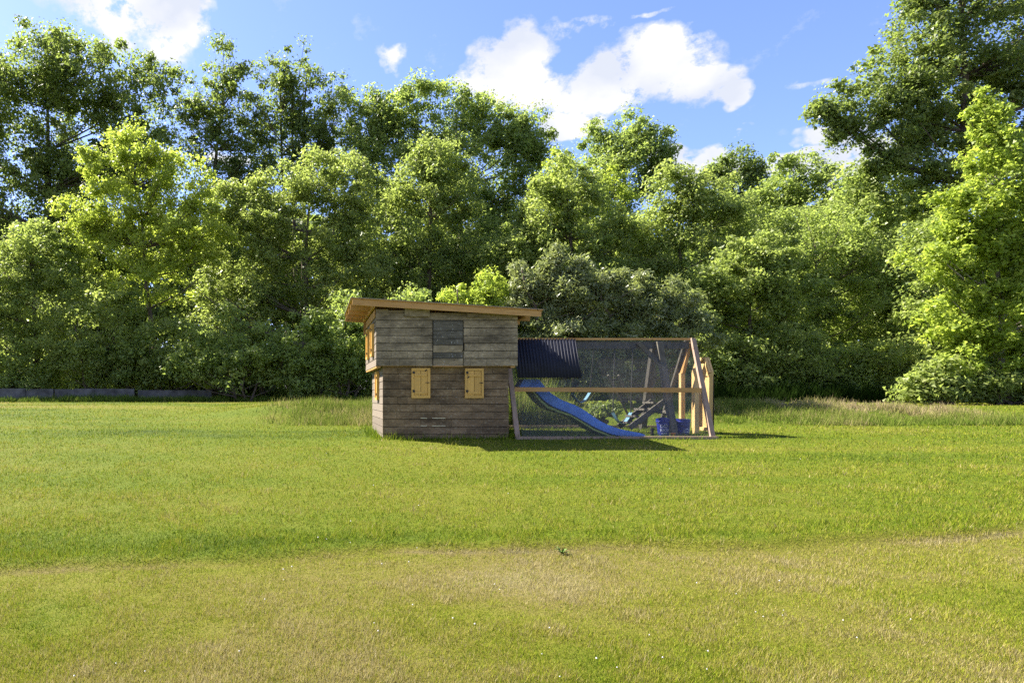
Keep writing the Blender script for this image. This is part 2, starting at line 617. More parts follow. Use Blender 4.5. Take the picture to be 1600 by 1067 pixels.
L_DARK = mat_leaf('leaves_dark_green', (0.080, 0.120, 0.032), (0.127, 0.173, 0.045), (0.194, 0.229, 0.058), (0.316, 0.415, 0.071), 0.40, 0.35)
L_MID = mat_leaf('leaves_mid_green', (0.119, 0.171, 0.048), (0.190, 0.245, 0.064), (0.277, 0.319, 0.086), (0.444, 0.568, 0.105), 0.42, 0.3)
L_LIGHT = mat_leaf('leaves_light_green', (0.126, 0.176, 0.046), (0.202, 0.247, 0.067), (0.286, 0.311, 0.097), (0.442, 0.552, 0.109), 0.44, 0.25)
L_YELL = mat_leaf('leaves_yellow_green', (0.154, 0.218, 0.032), (0.253, 0.317, 0.045), (0.344, 0.368, 0.074), (0.523, 0.652, 0.083), 0.45, 0.25)
L_SILV = mat_leaf('leaves_silvery', (0.095, 0.125, 0.045), (0.175, 0.205, 0.075), (0.31, 0.33, 0.17), (0.34, 0.40, 0.10), 0.36, 0.5, 0.4)


# ------------------------------------------------------------------ ground
def dryness(X, Y):
    """share of dry straw among the grass: 0 lush, 1 straw"""
    X, Y = np.asarray(X, float), np.asarray(Y, float)
    front = 1 - sstep(-0.2, 0.25, Y - terrace(X))
    patch = fbm(X * 0.55 + 3, Y * 0.55, 21, 4)
    streak = 0.6 * fbm(X * 0.10, Y * 1.1, 33, 3) + 0.4 * fbm(X * 0.05, Y * 0.35, 35, 2)
    d = 0.34 + 0.52 * (streak - 0.5) + 0.28 * (patch - 0.5)
    d = d + front * (0.25 + 0.50 * (patch - 0.45))
    edge = np.exp(-((Y - terrace(X) + 0.06) / 0.07) ** 2)
    d = d + 0.36 * edge * sstep(0.3, 0.6, fbm(X * 0.9, Y * 2, 5, 3))
    d = d + 0.26 * sstep(22, 27, Y) * (1 - bank_w(X) * 0.8) * sstep(0.35, 0.6, fbm(X * 0.1, Y * 0.25, 8, 2))
    return np.clip(d, 0, 1)


def make_ground():
    ys = np.concatenate([np.linspace(-12, 2.6, 18), np.linspace(2.8, 9, 90), np.linspace(9.1, 22, 90), np.geomspace(22.3, 90, 60), np.geomspace(100, 2500, 14)])
    us = np.concatenate([np.linspace(-40, -1.4, 24), np.linspace(-1.3, 2.1, 150), np.linspace(2.3, 40, 24)])
    ys, n = np.asarray(ys), len(us)
    V = np.zeros((len(ys), n, 3))
    for j, y in enumerate(ys):
        s = max(4.0, abs(y)) * (0.42 if y > 0 else 1)
        X = us * max(s, 1.7) * 1.0
        V[j, :, 0] = X * 1.15
        V[j, :, 1] = y
    V[:, :, 2] = ground(V[:, :, 0], V[:, :, 1])
    vv = V.reshape(-1, 3)
    J, I = np.meshgrid(np.arange(len(ys) - 1), np.arange(n - 1), indexing='ij')
    a = (J * n + I).ravel()
    faces = np.stack([a, a + 1, a + n + 1, a + n], 1)
    me = bpy.data.meshes.new('ground')
    me.from_pydata(vv.tolist(), [], faces.tolist())
    me.polygons.foreach_set('use_smooth', [True] * len(me.polygons))
    at = me.attributes.new('tint', 'FLOAT', 'POINT')
    at.data.foreach_set('value', dryness(vv[:, 0], vv[:, 1]).astype(np.float32))
    me.materials.append(M_GROUND)
    o = bpy.data.objects.new('ground', me)
    COL.objects.link(o)
    tag(o, 'gently rising mown lawn with a grassy bank behind the playhouse', 'ground', kind='structure')


make_ground()

HX0, HX1 = wx(598, 13.2), wx(795, 13.2)      # lower storey
HY0, HY1 = 13.2, 15.6
UX0, UX1 = wx(587.5, 13.1), wx(809, 13.1)    # upper storey oversails
UY0, UY1 = 13.1, 15.72


def inside_house(X, Y, m=0.0):
    return (X > HX0 - m) & (X < HX1 + m) & (Y > HY0 - m) & (Y < HY1 + m)


def blades(X, Y, h, w, lean, tint):
    n = len(X)
    Z = ground(X, Y) - 0.004
    a = RNG.uniform(0, 2 * math.pi, n)
    b = RNG.uniform(0, 2 * math.pi, n)
    dx, dy = np.cos(a) * w / 2, np.sin(a) * w / 2
    v = np.empty((n, 3, 3), np.float32)
    v[:, 0] = np.stack([X - dx, Y - dy, Z], 1)
    v[:, 1] = np.stack([X + dx, Y + dy, Z], 1)
    v[:, 2] = np.stack([X + np.cos(b) * lean * h, Y + np.sin(b) * lean * h, Z + h], 1)
    return v.reshape(-1, 3), tint


def make_grass():
    n = 1000000
    u = RNG.uniform(1 / 36.0, 1 / 3.1, n)
    Y = 1 / u
    X = (RNG.uniform(-260, 1860, n) - CX) / F * Y
    keep = ~inside_house(X, Y, 0.01)
    X, Y = X[keep], Y[keep]
    n = len(X)
    d = dryness(X, Y)
    tuft = fbm(X * 3.2, Y * 3.2, 51, 3)
    tint = np.clip(d + RNG.normal(0, 0.23, n) + 0.55 * (tuft - 0.5) + 0.35 * (fbm(X * 9, Y * 9, 57, 2) - 0.5), 0, 1)
    front = 1 - sstep(-0.1, 0.3, Y - terrace(X))
    h = (0.014 + 0.034 * RNG.random(n) ** 2.2) * (0.25 + 1.5 * tuft) * (1.05 - 0.2 * front)
    h *= 1 + 0.35 * np.exp(-((Y - terrace(X) - 0.25) / 0.2) ** 2)
    h *= 1 + 0.012 * Y
    # uncut fringe against walls and timbers
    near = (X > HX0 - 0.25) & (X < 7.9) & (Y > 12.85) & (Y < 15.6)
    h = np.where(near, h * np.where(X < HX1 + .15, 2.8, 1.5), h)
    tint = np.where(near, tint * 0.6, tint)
    w = np.maximum(0.0042, Y * 0.00085) * RNG.uniform(0.7, 1.3, n)
    v, t = blades(X, Y, h, w, RNG.uniform(0.1, 0.9, n), tint)
    o = np_mesh('mown_grass', v, 3, M_GRASS, t)
    tag(o, 'short mown lawn grass, green with dry straw patches', 'grass', kind='stuff')

    # long unmown grass on the bank and behind the playhouse
    def patch(name, label, cnt, xr, yr, hmean, tb, keepf=None, seedheads=True, mat=M_TALL, wmul=1.0):
        X = RNG.uniform(*xr, cnt); Y = RNG.uniform(*yr, cnt)
        dens = 0.5 * fbm(X * 0.6, Y * 0.8, 71, 3) + 0.5 * fbm(X * 2.6, Y * 2.2, 73, 3)
        k = RNG.random(cnt) < sstep(0.25, 0.55, dens)
        if keepf is not None:
            k &= RNG.random(cnt) < keepf(X, Y)
        k &= ~inside_house(X, Y, 0.12)
        X, Y, dens = X[k], Y[k], dens[k]
        m = len(X)
        h = hmean * (0.35 + 0.9 * RNG.random(m) ** 1.6) * np.clip(-0.35 + 2.6 * dens, 0.25, 1.8)
        t = np.clip(tb(X, Y) + RNG.normal(0, 0.17, m) + 0.6 * (fbm(X * 1.7, Y * 1.7, 77, 3) - .5), 0, 1)
        w = np.maximum(0.009, Y * 0.0009) * wmul
        v, t = blades(X, Y, h, np.full(m, 1.0) * w, RNG.uniform(0.1, 0.7, m), t)
        tag(np_mesh(name, v, 3, mat, t), label, 'grass', kind='stuff')

    def edge(a, b, f):
        return lambda X, Y: sstep(a[0], a[1], X) * (1 - sstep(b[0], b[1], X)) * f(X, Y)
    patch('bank_grass', 'long seeding grass on the low bank right of the enclosure', 60000, (8.6, 18.6), (15.9, 19.2), 0.19,
          lambda X, Y: 0.42 + 0.34 * sstep(16.8, 18.2, Y) * sstep(10.5, 13, X),
          edge((8.6, 10.2), (16.8, 18.4), lambda X, Y: sstep(15.95, 16.35, Y - 0.03 * np.abs(X - 12)) * (1 - sstep(18.2, 19.2, Y))))
    patch('weedy_grass', 'long weedy grass on the slope left of the playhouse', 26000, (-2.6, 2.6), (16.0, 20.0), 0.22,
          lambda X, Y: 0.52 + 0 * X, edge((-1.6, 0.4), (2.2, 2.6), lambda X, Y: sstep(16.0, 16.9, Y) * (1 - sstep(18.6, 20, Y))))
    patch('tall_weeds', 'tall bright weeds growing behind the blue slide', 30000, (3.7, 7.4), (15.75, 17.6), 0.80,
          lambda X, Y: 0.42 + 0 * X, edge((3.6, 3.8), (5.5, 6.3), lambda X, Y: sstep(15.4, 15.9, Y)), wmul=1.25)
    patch('base_grass', 'uncut tufts along the foot of the playhouse walls', 9000, (0.95, 4.1), (12.85, 15.7), 0.16,
          lambda X, Y: 0.25 + 0 * X, lambda X, Y: np.exp(-np.maximum(np.maximum(HX0 - X, X - HX1), np.maximum(HY0 - Y, Y - HY1)) / .12))
    patch('woods_edge_grass', 'unmown grass strip in front of the low grey wall', 40000, (-24, 11), (34.6, 36.9), 0.30,
          lambda X, Y: 0.2 + 0 * X, wmul=1.3)
    patch('reeds', 'dark arching tall grass under the trees beyond the bank', 46000, (13.5, 42), (33.0, 36.0), 0.85,
          lambda X, Y: 0.35 + 0 * X, edge((13.5, 16), (38, 42), lambda X, Y: 0.8 + 0 * X), mat=M_REED, wmul=1.5)
    # a dock plant at the edge of the dry strip
    c0 = np.array([wx(878, 6.2), 6.2])
    D = empty('dock_weed', (c0[0], c0[1], gz(*c0)), 'broad-leaved green weed at the edge of the dry strip', 'weed')
    rd = random.Random(5)
    for i in range(11):
        a, ln = i * 2.399, rd.uniform(.04, .075)
        d = Vector((math.cos(a), math.sin(a), 0)); sd = Vector((-d.y, d.x, 0))
        b0 = Vector((c0[0], c0[1], gz(*c0) + .005))
        up = rd.uniform(.25, .9)
        pts = [b0 + d * ln * t + Vector((0, 0, ln * up * math.sin(t * 2.2))) for t in (0, .35, .7, 1)]
        w = (.003, .012, .010, .001)
        m = MB()
        for p, q in zip(pts, w):
            m.v += [tuple(p - sd * q), tuple(p + Vector((0, 0, -.004))), tuple(p + sd * q)]
        for k in range(3):
            m.f += [(3 * k, 3 * k + 1, 3 * k + 4, 3 * k + 3), (3 * k + 1, 3 * k + 2, 3 * k + 5, 3 * k + 4)]
        m.build('leaf', M_DOCK, D, smooth=True)
    # clover heads
    m = 150
    Y = 1 / RNG.uniform(1 / 16, 1 / 3.2, m)
    X = (RNG.uniform(-100, 1700, m) - CX) / F * Y
    k = (fbm(X * 0.6, Y * 0.6, 91, 3) > 0.50) & ~inside_house(X, Y, 0.1)
    X, Y = X[k], Y[k]
    m = len(X)
    Z = ground(X, Y) + RNG.uniform(0.03, 0.065, m)
    s = RNG.uniform(0.004, 0.007, m) * (1 + Y * 0.02)
    offs = np.array([(1, 0, 0), (0, 1, 0), (-1, 0, 0), (0, -1, 0), (0, 0, 1), (0, 0, -1)], float)
    tri = [(0, 1, 4), (1, 2, 4), (2, 3, 4), (3, 0, 4), (1, 0, 5), (2, 1, 5), (3, 2, 5), (0, 3, 5)]
    C = np.stack([X, Y, Z], 1)
    v = np.concatenate([C[:, None] + offs[list(t)][None] * s[:, None, None] for t in tri], 0).reshape(-1, 3)
    tag(np_mesh('clover_flowers', v, 3, M_WHITE), 'tiny white clover heads scattered through the lawn', 'flowers', kind='stuff')


make_grass()


# ------------------------------------------------------------------ playhouse
ZB = 0.60


def make_house():
    H = empty('playhouse', (HX0, HY0, ZB), 'two storey wooden playhouse with grey boards, sloping roof and golden shutters', 'playhouse')
    zmid, pitch = wz(572.0, 13.2), 0.1465
    up0 = wz(572.0, 13.1)

    def roof_z(x):                 # underside of the roof along x
        xa, xb = wx(550, 12.95), wx(845, 12.95)
        za, zb = wz(477.5, 12.95), wz(496.0, 12.95)
        return za + (zb - za) * (x - xa) / (xb - xa)
    # sheathing behind the boards
    m = MB()
    m.span(HX0 + .03, HX1 - .03, HY0 + .03, HY1 - .03, ZB, zmid + .02)
    m.build('lower_wall', M_CORE, H)
    m = MB()
    x0, x1, y0, y1, z0 = UX0 + .03, UX1 - .03, UY0 + .03, UY1 - .03, up0 + .025
    za, zb = roof_z(x0) - .02, roof_z(x1) - .02
    m.add([(x0, y0, z0), (x1, y0, z0), (x1, y1, z0), (x0, y1, z0), (x0, y0, za), (x1, y0, zb), (x1, y1, zb), (x0, y1, za)],
          [(3, 2, 1, 0), (4, 5, 6, 7), (0, 1, 5, 4), (1, 2, 6, 5), (2, 3, 7, 6), (3, 0, 4, 7)])
    upper = m.build('upper_wall', M_CORE, H)
    m = MB()
    for x in (UX0 + .05, HX1 + .06):
        m.span(x - .04, x + .04, UY0 + .04, UY1 - .04, up0 - .03, up0 + .023)
    m.span(UX0 + .03, UX1 - .03, UY0 + .05, UY0 + .085, up0 - .002, up0 + .02)
    m.build('floor_joist', M_NEW, H)
    # one shared board mesh, scaled for each board
    cache = {}

    def plank(c, L, h, mat, along='x', tilt=0.055, thick=0.022):
        key = (mat.name, along)
        if key not in cache:
            b = MB()
            t = 0.5
            # lap siding: lower edge stands proud
            b.add([(-.5, -.5, -.5), (.5, -.5, -.5), (.5, .5, -.5), (-.5, .5, -.5), (-.5, -.15, .5), (.5, -.15, .5), (.5, .5, .5), (-.5, .5, .5)],
                  [(3, 2, 1, 0), (4, 5, 6, 7), (0, 1, 5, 4), (1, 2, 6, 5), (2, 3, 7, 6), (3, 0, 4, 7)])
            me = bpy.data.meshes.new('board')
            me.from_pydata(b.v, [], b.f)
            me.materials.append(mat)
            cache[key] = me
        o = bpy.data.objects.new('board', cache[key])
        o.scale = (L, thick, h)
        if along != 'x':
            o.rotation_euler = (0, 0, {'left': -math.pi / 2, 'right': math.pi / 2, 'back': math.pi}[along])
        o.location = Vector(c) - Vector(H.location)
        o.parent = H
        COL.objects.link(o)
        return o

    rnd = random.Random(7)

    def row(xa, xb, y, zc, h, mat, k, skip=None):
        L = 0.305
        x = xa - (0.5 * L if k % 2 else 0.0) - rnd.uniform(0, 0.05)
        while x < xb - 0.002:
            l = L * rnd.choice((1, 1, 1, 1, 1.0, 0.62, 1.4))
            a, b = max(x, xa), min(x + l, xb)
            if xb - b < 0.09:
                b = xb
            if b - a > 0.03:
                plank(((a + b) / 2, y + rnd.uniform(-.003, .003), zc + rnd.uniform(-.0015, .0015)), b - a - rnd.uniform(.0015, .004), h - rnd.uniform(.009, .013), mat)
            x = b if b == xb else x + l
    # lower storey: ten courses
    bot = zmid - 10 * pitch + 0.02
    for k in range(10):
        zc = zmid - (k + .5) * pitch
        if k == 9:
            zc = zmid - 9 * pitch - (pitch - .0) / 2
        row(HX0, HX1, HY0 + .012, zc, pitch, M_LOW, k)
        plank((HX0 + .012, (HY0 + HY1) / 2, zc), HY1 - HY0 - .03, pitch - .008, M_SIDE, 'left')
        plank((HX1 - .012, (HY0 + HY1) / 2, zc), HY1 - HY0 - .03, pitch - .006, M_LOW, 'right')
        plank(((HX0 + HX1) / 2, HY1 - .012, zc), HX1 - HX0 - .05, pitch - .006, M_LOW, 'back')
    # upper storey: eight courses, the middle bay is the drop-down hatch
    hx0, hx1 = wx(676.5, 13.1), wx(723.5, 13.1)
    for k in range(8):
        zc = up0 + (k + .5) * pitch
        top = zc + pitch / 2
        xe = UX1
        if k == 7:                           # top course is cut by the roof slope
            for (a, b) in ((wx(587.5, 13.1), wx(607, 13.1)), (wx(607, 13.1), wx(632, 13.1)), (wx(632, 13.1), wx(657, 13.1)), (wx(657, 13.1), wx(690, 13.1)),
                           (wx(690, 13.1), wx(722, 13.1)), (wx(722, 13.1), wx(754, 13.1))):
                zt = min(roof_z(b) - .004, top)
                zl = up0 + k * pitch
                if zt - zl > .02:
                    plank(((a + b) / 2, UY0 + .012, (zl + zt) / 2), b - a - .004, zt - zl - .004, M_UP)
        elif k >= 6:
            row(UX0, xe, UY0 + .012, zc, pitch, M_UP, k)
        else:
            row(UX0, hx0 - .008, UY0 + .012, zc, pitch, M_UP, k)
            row(hx1 + .008, UX1, UY0 + .012, zc, pitch, M_UP, k + 1)
        hh = pitch - .008
        zt = min(top, roof_z(UX0) - .004)
        plank((UX0 + .012, (UY0 + UY1) / 2, (up0 + k * pitch + zt) / 2), UY1 - UY0 - .03, zt - (up0 + k * pitch) - .008, M_SIDE, 'left')
        zt = min(top, roof_z(UX1) - .004)
        if zt - (up0 + k * pitch) > .03:
            plank((UX1 - .012, (UY0 + UY1) / 2, (up0 + k * pitch + zt) / 2), UY1 - UY0 - .03, zt - (up0 + k * pitch) - .008, M_UP, 'right')
            plank(((UX0 + UX1) / 2, UY1 - .012, (up0 + k * pitch + zt) / 2), UX1 - UX0 - .05, zt - (up0 + k * pitch) - .008, M_UP, 'back')
    # hatch
    m = MB().span(hx0, hx1, UY0 + .01, UY0 + .03, up0 + .01, up0 + 6 * pitch - .006)
    hatch = m.build('hatch', M_CORE, H)
    hatch['label'] = 'mildewed drop-down hatch with white droppings'
    hs = [0, .146, .262, .404, .526, .678, .868]
    for i in range(6):
        za, zb_ = up0 + hs[i] + .006, up0 + hs[i + 1] - .004
        MB().span(hx0 + .006, hx1 - .006, UY0 - .012 - .003 * (i % 2), UY0 + .008, za, zb_).build('board', M_HATCH if i not in (0, 2) else M_UP, hatch)
    MB().span(hx0 - .004, hx1 + .0, UY0 - .03, UY0 + .02, up0 - .012, up0 + .004).build('sill', M_NEW, hatch)
    m = MB()
    for i in range(170):
        r = rnd.choice((0, 1, 3, 3, 4, 4, 5, 5))
        z = up0 + hs[r] + rnd.uniform(.02, max(.03, hs[r + 1] - hs[r] - .02))
        x = rnd.uniform(hx0 + .03, hx1 - .03)
        s = rnd.choice((.002, .003, .003, .006))
        m.box((x, UY0 - .017, z), (s * rnd.uniform(.8, 2.0), .004, s * rnd.uniform(.8, 1.5)))
    m.build('droppings', M_SPOT, hatch, kind='stuff')
    for sx in (hx0 - .004, hx1 + .004):
        MB().span(sx - .005, sx + .005, UY0 - .006, UY0 + .02, up0 + .01, up0 + 6 * pitch).build('hatch_edge', M_CORE, hatch)
    # flap covers under the eaves
    for (a, b, t, u) in ((632, 671, 481.5, 494.5), (729.5, 765, 490.0, 495.8)):
        mm = MB().box(((wx(a, 13.1) + wx(b, 13.1)) / 2, UY0 - .024, (wz(t, 13.1) + wz(u, 13.1)) / 2), (wx(b, 13.1) - wx(a, 13.1), .05, wz(t, 13.1) - wz(u, 13.1)), Matrix.Rotation(0.12, 3, 'X'))
        mm.build('vent_flap', M_UP, H)
    # thin pale strips and stray droppings on the lower wall
    for (a, b, y) in ((657, 667.5, 653.2), (675, 696, 653.2), (657, 667, 665.2), (675, 696, 665.2)):
        MB().span(wx(a, 13.2), wx(b, 13.2), HY0 - .006, HY0 + .01, wz(y, 13.2) - .006, wz(y, 13.2) + .006).build('pale_strip', M_PALE, H)
    m = MB()
    for i in range(46):
        x, z = rnd.uniform(HX0 + .9, HX1 - .15), rnd.uniform(zmid - .75, zmid - .1)
        s = rnd.choice((.003, .004, .006))
        m.box((x, HY0 - .006, z), (s * 1.6, .006, s))
    m.build('paint_fleck', M_SPOT, H, kind='stuff')

    # shutters
    def shutter(px0, px1, py0, py1, flip):
        x0, x1, z0, z1 = wx(px0, 13.2), wx(px1, 13.2), wz(py1, 13.2), wz(py0, 13.2)
        y = HY0 - .012
        m = MB()
        f = .045
        m.span(x0, x0 + f, y - .03, y + .01, z0, z1); m.span(x1 - f, x1, y - .03, y + .01, z0, z1)
        m.span(x0 + f, x1 - f, y - .03, y + .01, z1 - f, z1); m.span(x0 + f, x1 - f, y - .03, y + .01, z0, z0 + f)
        S = m.build('shutter', M_SHUT, H)
        xm = (x0 + x1) / 2
        for (a, b) in ((x0 + f + .004, xm - .004), (xm + .004, x1 - f - .004)):
            MB().span(a, b, y - .018, y + .008, z0 + f + .004, z1 - f - .004).build('board', M_SHUT, S)
        for z in (z1 - .135, z0 + .10):
            MB().span(x0 + f + .01, x1 - f - .015, y - .036, y - .0185, z - .02, z + .02).build('batten', M_SHUT, S)
        for z in (z1 - .085, z0 + .135):
            MB().span(x0 + .02, x0 + .06, y - .046, y - .0305, z - .022, z + .022).build('hinge', M_BLACK, S)
        MB().span(x1 - .08, x1 - .02, y - .044, y - .0305, (z0 + z1) / 2 + .0, (z0 + z1) / 2 + .014).build('latch', M_BLACK, S)
        zk = z1 - .045 if not flip else z1 - .17
        xk = x1 - .085 if not flip else x0 + .065
        MB().box((xk, y - .033, zk), (.05, .006, .018), Matrix.Rotation(-0.7, 3, 'Y')).build('knot', M_BLACK, S)
    shutter(642.6, 671.8, 575.2, 621.8, False)
    shutter(726.0, 755.2, 575.6, 621.8, True)
    # shutters on the sunny left side, seen edge-on

    def side_shutter(y0, y1, z0, z1, x):
        m = MB()
        m.span(x - .05, x + .01, y0, y0 + .05, z0, z1); m.span(x - .05, x + .01, y1 - .05, y1, z0, z1)
        m.span(x - .05, x + .01, y0 + .05, y1 - .05, z1 - .05, z1); m.span(x - .05, x + .01, y0 + .05, y1 - .05, z0, z0 + .05)
        S = m.build('shutter', M_SHUT, H)
        MB().span(x - .03, x + .005, y0 + .052, y1 - .052, z0 + .052, z1 - .052).build('board', M_SHUT, S)
        for z in (z0 + .12, z1 - .12):
            MB().span(x - .065, x - .051, y0 + .02, y0 + .06, z - .025, z + .025).build('hinge', M_BLACK, S)
    side_shutter(UY0 + .45, UY0 + .85, up0 + .22, up0 + .86, UX0)
    side_shutter(UY0 + 1.55, UY0 + 1.95, up0 + .22, up0 + .86, UX0)
    side_shutter(HY0 + .75, HY0 + 1.15, zmid - .66, zmid - .08, HX0)
    # roof: five rafters running with the slope, decking and felt on top
    xa, xb = wx(550, 12.95), wx(845, 12.95)
    za, zb = roof_z(xa), roof_z(xb)
    yy = [12.95, 13.62, 14.3, 15.0, 15.75]
    R = MB()
    dz = .125
    sh = Vector((xb - xa, 0, zb - za)).normalized()
    nrm = Vector((-sh.z, 0, sh.x))
    y0, y1 = yy[0] - .03, yy[-1] + .03

    def slab(t0, t1, ya, yb, ea=0.0, eb=0.0):
        A, B = Vector((xa, 0, za)) - sh * ea, Vector((xb, 0, zb)) + sh * eb
        pts = []
        for (q, t) in ((A, t0), (B, t0), (B, t1), (A, t1)):
            for y in (ya, yb):
                p = q + nrm * t
                pts.append((p.x, y, p.z))
        return pts, [(0, 2, 3, 1), (4, 6, 7, 5), (2, 4, 5, 3), (6, 0, 1, 7), (0, 6, 4, 2), (1, 3, 5, 7)]
    roof = MB().add(*slab(dz + .002, dz + .016, y0 - .02, y1 + .02, .02, .02)).build('roof', M_NEW, H)
    MB().add(*slab(dz + .018, dz + .026, y0 - .035, y1 + .035, .035, .035)).build('roof_felt', M_ROOF, roof)
    for i, y in enumerate(yy):
        lo = 0.012 if i == 0 else 0.0
        MB().add(*slab(lo, dz, y - .022, y + .022)).build('rafter', M_NEW, roof)
    for x in (UX0 - .05, UX1 + .12):
        z = roof_z(x)
        for i in range(4):
            MB().span(x - .02, x + .02, yy[i] + .024, yy[i + 1] - .024, z - .01, z + .10).build('blocking', M_NEW, roof)
    # plates and brackets at the top of the sunny side
    MB().span(UX0 - .02, UX0 - .003, UY0 + .06, UY1 - .1, roof_z(UX0) - .17, roof_z(UX0) - .02).build('wall_plate', M_NEW, H)
    MB().beam((UX0 - .045, UY1 - .35, up0 + .80), (UX0 - .045, UY1 - .35, roof_z(UX0)), .05, .05).build('bracket', M_NEW, H)


make_house()


# ------------------------------------------------------------------ A-frame enclosure with netting
RY, RZ = 14.2, wz(531, 14.2)            # ridge
NY, FY = 13.0, 15.4                     # near and far feet
EXL, EXR = 4.0, 7.84
XL = wx(809, 13.0)


def slope_pt(x, z):                    # on the near slope
    z0 = gz(x, NY) + .03
    t = (z - z0) / (RZ - z0)
    return Vector((x, NY + (RY - NY) * t, z))


def make_enclosure():
    E = empty('a_frame_enclosure', (5.9, RY, gz(5.9, RY)), 'A-frame run of pale timber and wire netting joined to the playhouse', 'enclosure')
    zl, zr = gz(4, NY), gz(7.7, NY)
    MB().span(3.86, 7.92, RY - .045, RY + .045, RZ - .005, RZ + .035).build('ridge_board', M_NEW, E)
    # near legs
    leg = MB().beam(P(809.5, 690, NY), P(797, 574, 13.68) + Vector((-.02, .0, .0)), .05, .09, side=(0, 1, .6)).build('leg', M_LEG, E)
    leg2 = MB().beam((7.60, NY, zr), (7.86, RY - .05, RZ + .02), .05, .10, side=(0, 1, .6)).build('leg', M_LEG, E)
    for (L, x, y, z) in ((leg, 0, 0, 0),):
        pass
    MB().beam((3.97, FY, gz(4, FY)), (3.97, RY + .07, RZ), .05, .09, side=(0, 1, -.6)).build('leg', M_LEG, E)
    MB().beam((7.80, FY, gz(7.8, FY)), (7.80, RY + .07, RZ), .05, .09, side=(0, 1, -.6)).build('leg', M_OLD, E)
    MB().span(3.84, 7.68, NY - .06, NY + .03, min(zl, zr) - .01, max(zl, zr) + .045).build('sill_board', M_LEG, E)
    MB().span(3.84, 7.84, FY - .03, FY + .03, gz(6, FY) - .03, gz(6, FY) + .07).build('sill_board', M_LEG, E)
    # middle rail across the near slope
    a, b = P(797.5, 608.3, 13.50), P(1096, 609.5, 13.50)
    MB().beam(a, b, .04, .088).build('rail', M_NEW, E)
    # small blocks at the ridge end
    MB().span(7.90, 7.94, RY - .02, RY + .10, RZ - .22, RZ + .02).build('end_block', M_LEG, E)
    MB().span(7.94, 7.98, RY + .02, RY + .10, RZ - .34, RZ - .20).build('end_block', M_LEG, E)
    # door posts of the end wall
    for y, m_ in ((14.0, M_NEW), (14.52, M_NEW)):
        top = wz(575, 14.0) if y < RY else wz(583, 14.52)
        MB().span(7.79, 7.875, y - .045, y + .045, gz(7.83, y) - .03, top).build('post', M_DOOR, E)
    MB().beam((7.84, 14.53, wz(586, 14.53)), (7.86, 14.27, RZ - .06), .06, .09, side=(1, 0, 0)).build('brace', M_NEW, E)
    # corrugated sheet lying on the upper slope
    nx, T = 150, []
    m = MB()
    xs = np.linspace(4.08, 5.36, nx)
    dvec = (slope_pt(5, RZ) - slope_pt(5, 1.8)).normalized()
    nv = Vector((0, -dvec.z, dvec.y))
    zt, zb_ = RZ - .0, 1.835
    for i, x in enumerate(xs):
        c = .009 * math.cos(2 * math.pi * (x - 4.08) / .064)
        for z in (zt, zb_):
            p = slope_pt(x + (.06 if z == zt else 0), z) + nv * (.045 + c)
            m.v.append(tuple(p))
    for i in range(nx - 1):
        m.f.append((2 * i, 2 * i + 1, 2 * i + 3, 2 * i + 2))
    sh = m.build('corrugated_sheet', M_NAVY, E, smooth=True)
    so = sh.modifiers.new('thickness', 'SOLIDIFY')
    so.thickness = .003
    sh['label'] = 'dark navy corrugated sheet on the upper slope'
    # wire netting, near slope, far slope and end

    def net(c00, c10, c11, c01):
        me = bpy.data.meshes.new('netting')
        o0 = world_loc(E)
        me.from_pydata([tuple(Vector(p) - o0) for p in (c00, c10, c11, c01)], [], [(0, 1, 2, 3)])
        uvl = me.uv_layers.new(name='UVMap')
        w, h = (Vector(c10) - Vector(c00)).length, (Vector(c01) - Vector(c00)).length
        for i, uv in enumerate(((0, 0), (w, 0), (w, h), (0, h))):
            uvl.data[i].uv = uv
        me.materials.append(M_NET)
        o = bpy.data.objects.new('netting', me)
        o.parent = E
        COL.objects.link(o)
    net((3.98, NY + .035, zl + .04), (7.60, NY + .035, zr + .04), (7.84, RY - .02, RZ - .01), (3.98, RY - .02, RZ - .01))
    net((3.98, FY - .035, gz(4, FY) + .04), (7.80, FY - .035, gz(7.8, FY) + .04), (7.80, RY + .02, RZ - .01), (3.98, RY + .02, RZ - .01))
    # the door, swung open to the right
    D = empty('enclosure_door', (8.15, 14.28, gz(8.15, 14.28)), 'tall plywood door with clipped top corners standing open beside the enclosure', 'door')
    zb0, ztop = gz(8.15, 14.2) + .05, wz(559, 14.3)
    prof = [(13.97, zb0), (14.60, zb0), (14.60, ztop - .27), (14.44, ztop), (14.10, ztop), (13.95, ztop - .30)]
    vs_, n = [], len(prof)
    for x in (8.13, 8.17):
        vs_ += [(x, y, z) for (y, z) in prof]
    MB().add(vs_, [tuple(range(n))[::-1], tuple(range(n, 2 * n))] + [(i, (i + 1) % n, n + (i + 1) % n, n + i) for i in range(n)]).build('panel', M_DOOR, D)
    for (a, b) in ((prof[0], prof[5]), (prof[5], prof[4]), (prof[4], prof[3]), (prof[3], prof[2]), (prof[2], prof[1]), (prof[1], prof[0])):
        cy_, cz_ = 14.28, (zb0 + ztop) / 2
        pa = Vector((8.105, a[0] + (.035 if a[0] < cy_ else -.035), a[1] + (.035 if a[1] < cz_ else -.03)))
        pb = Vector((8.105, b[0] + (.035 if b[0] < cy_ else -.035), b[1] + (.035 if b[1] < cz_ else -.03)))
        MB().beam(pa, pb, .045, .07, side=(1, 0, 0)).build('frame_strip', M_DOOR, D)
    MB().span(8.165, 8.18, 13.95, 13.985, zb0, ztop - .38).build('edge_strip', M_CORE, D)
    for z in (zb0 + .3, zb0 + 1.1):
        MB().span(8.07, 8.082, 14.02, 14.07, z, z + .03).build('bolt', M_BLACK, D)


make_enclosure()


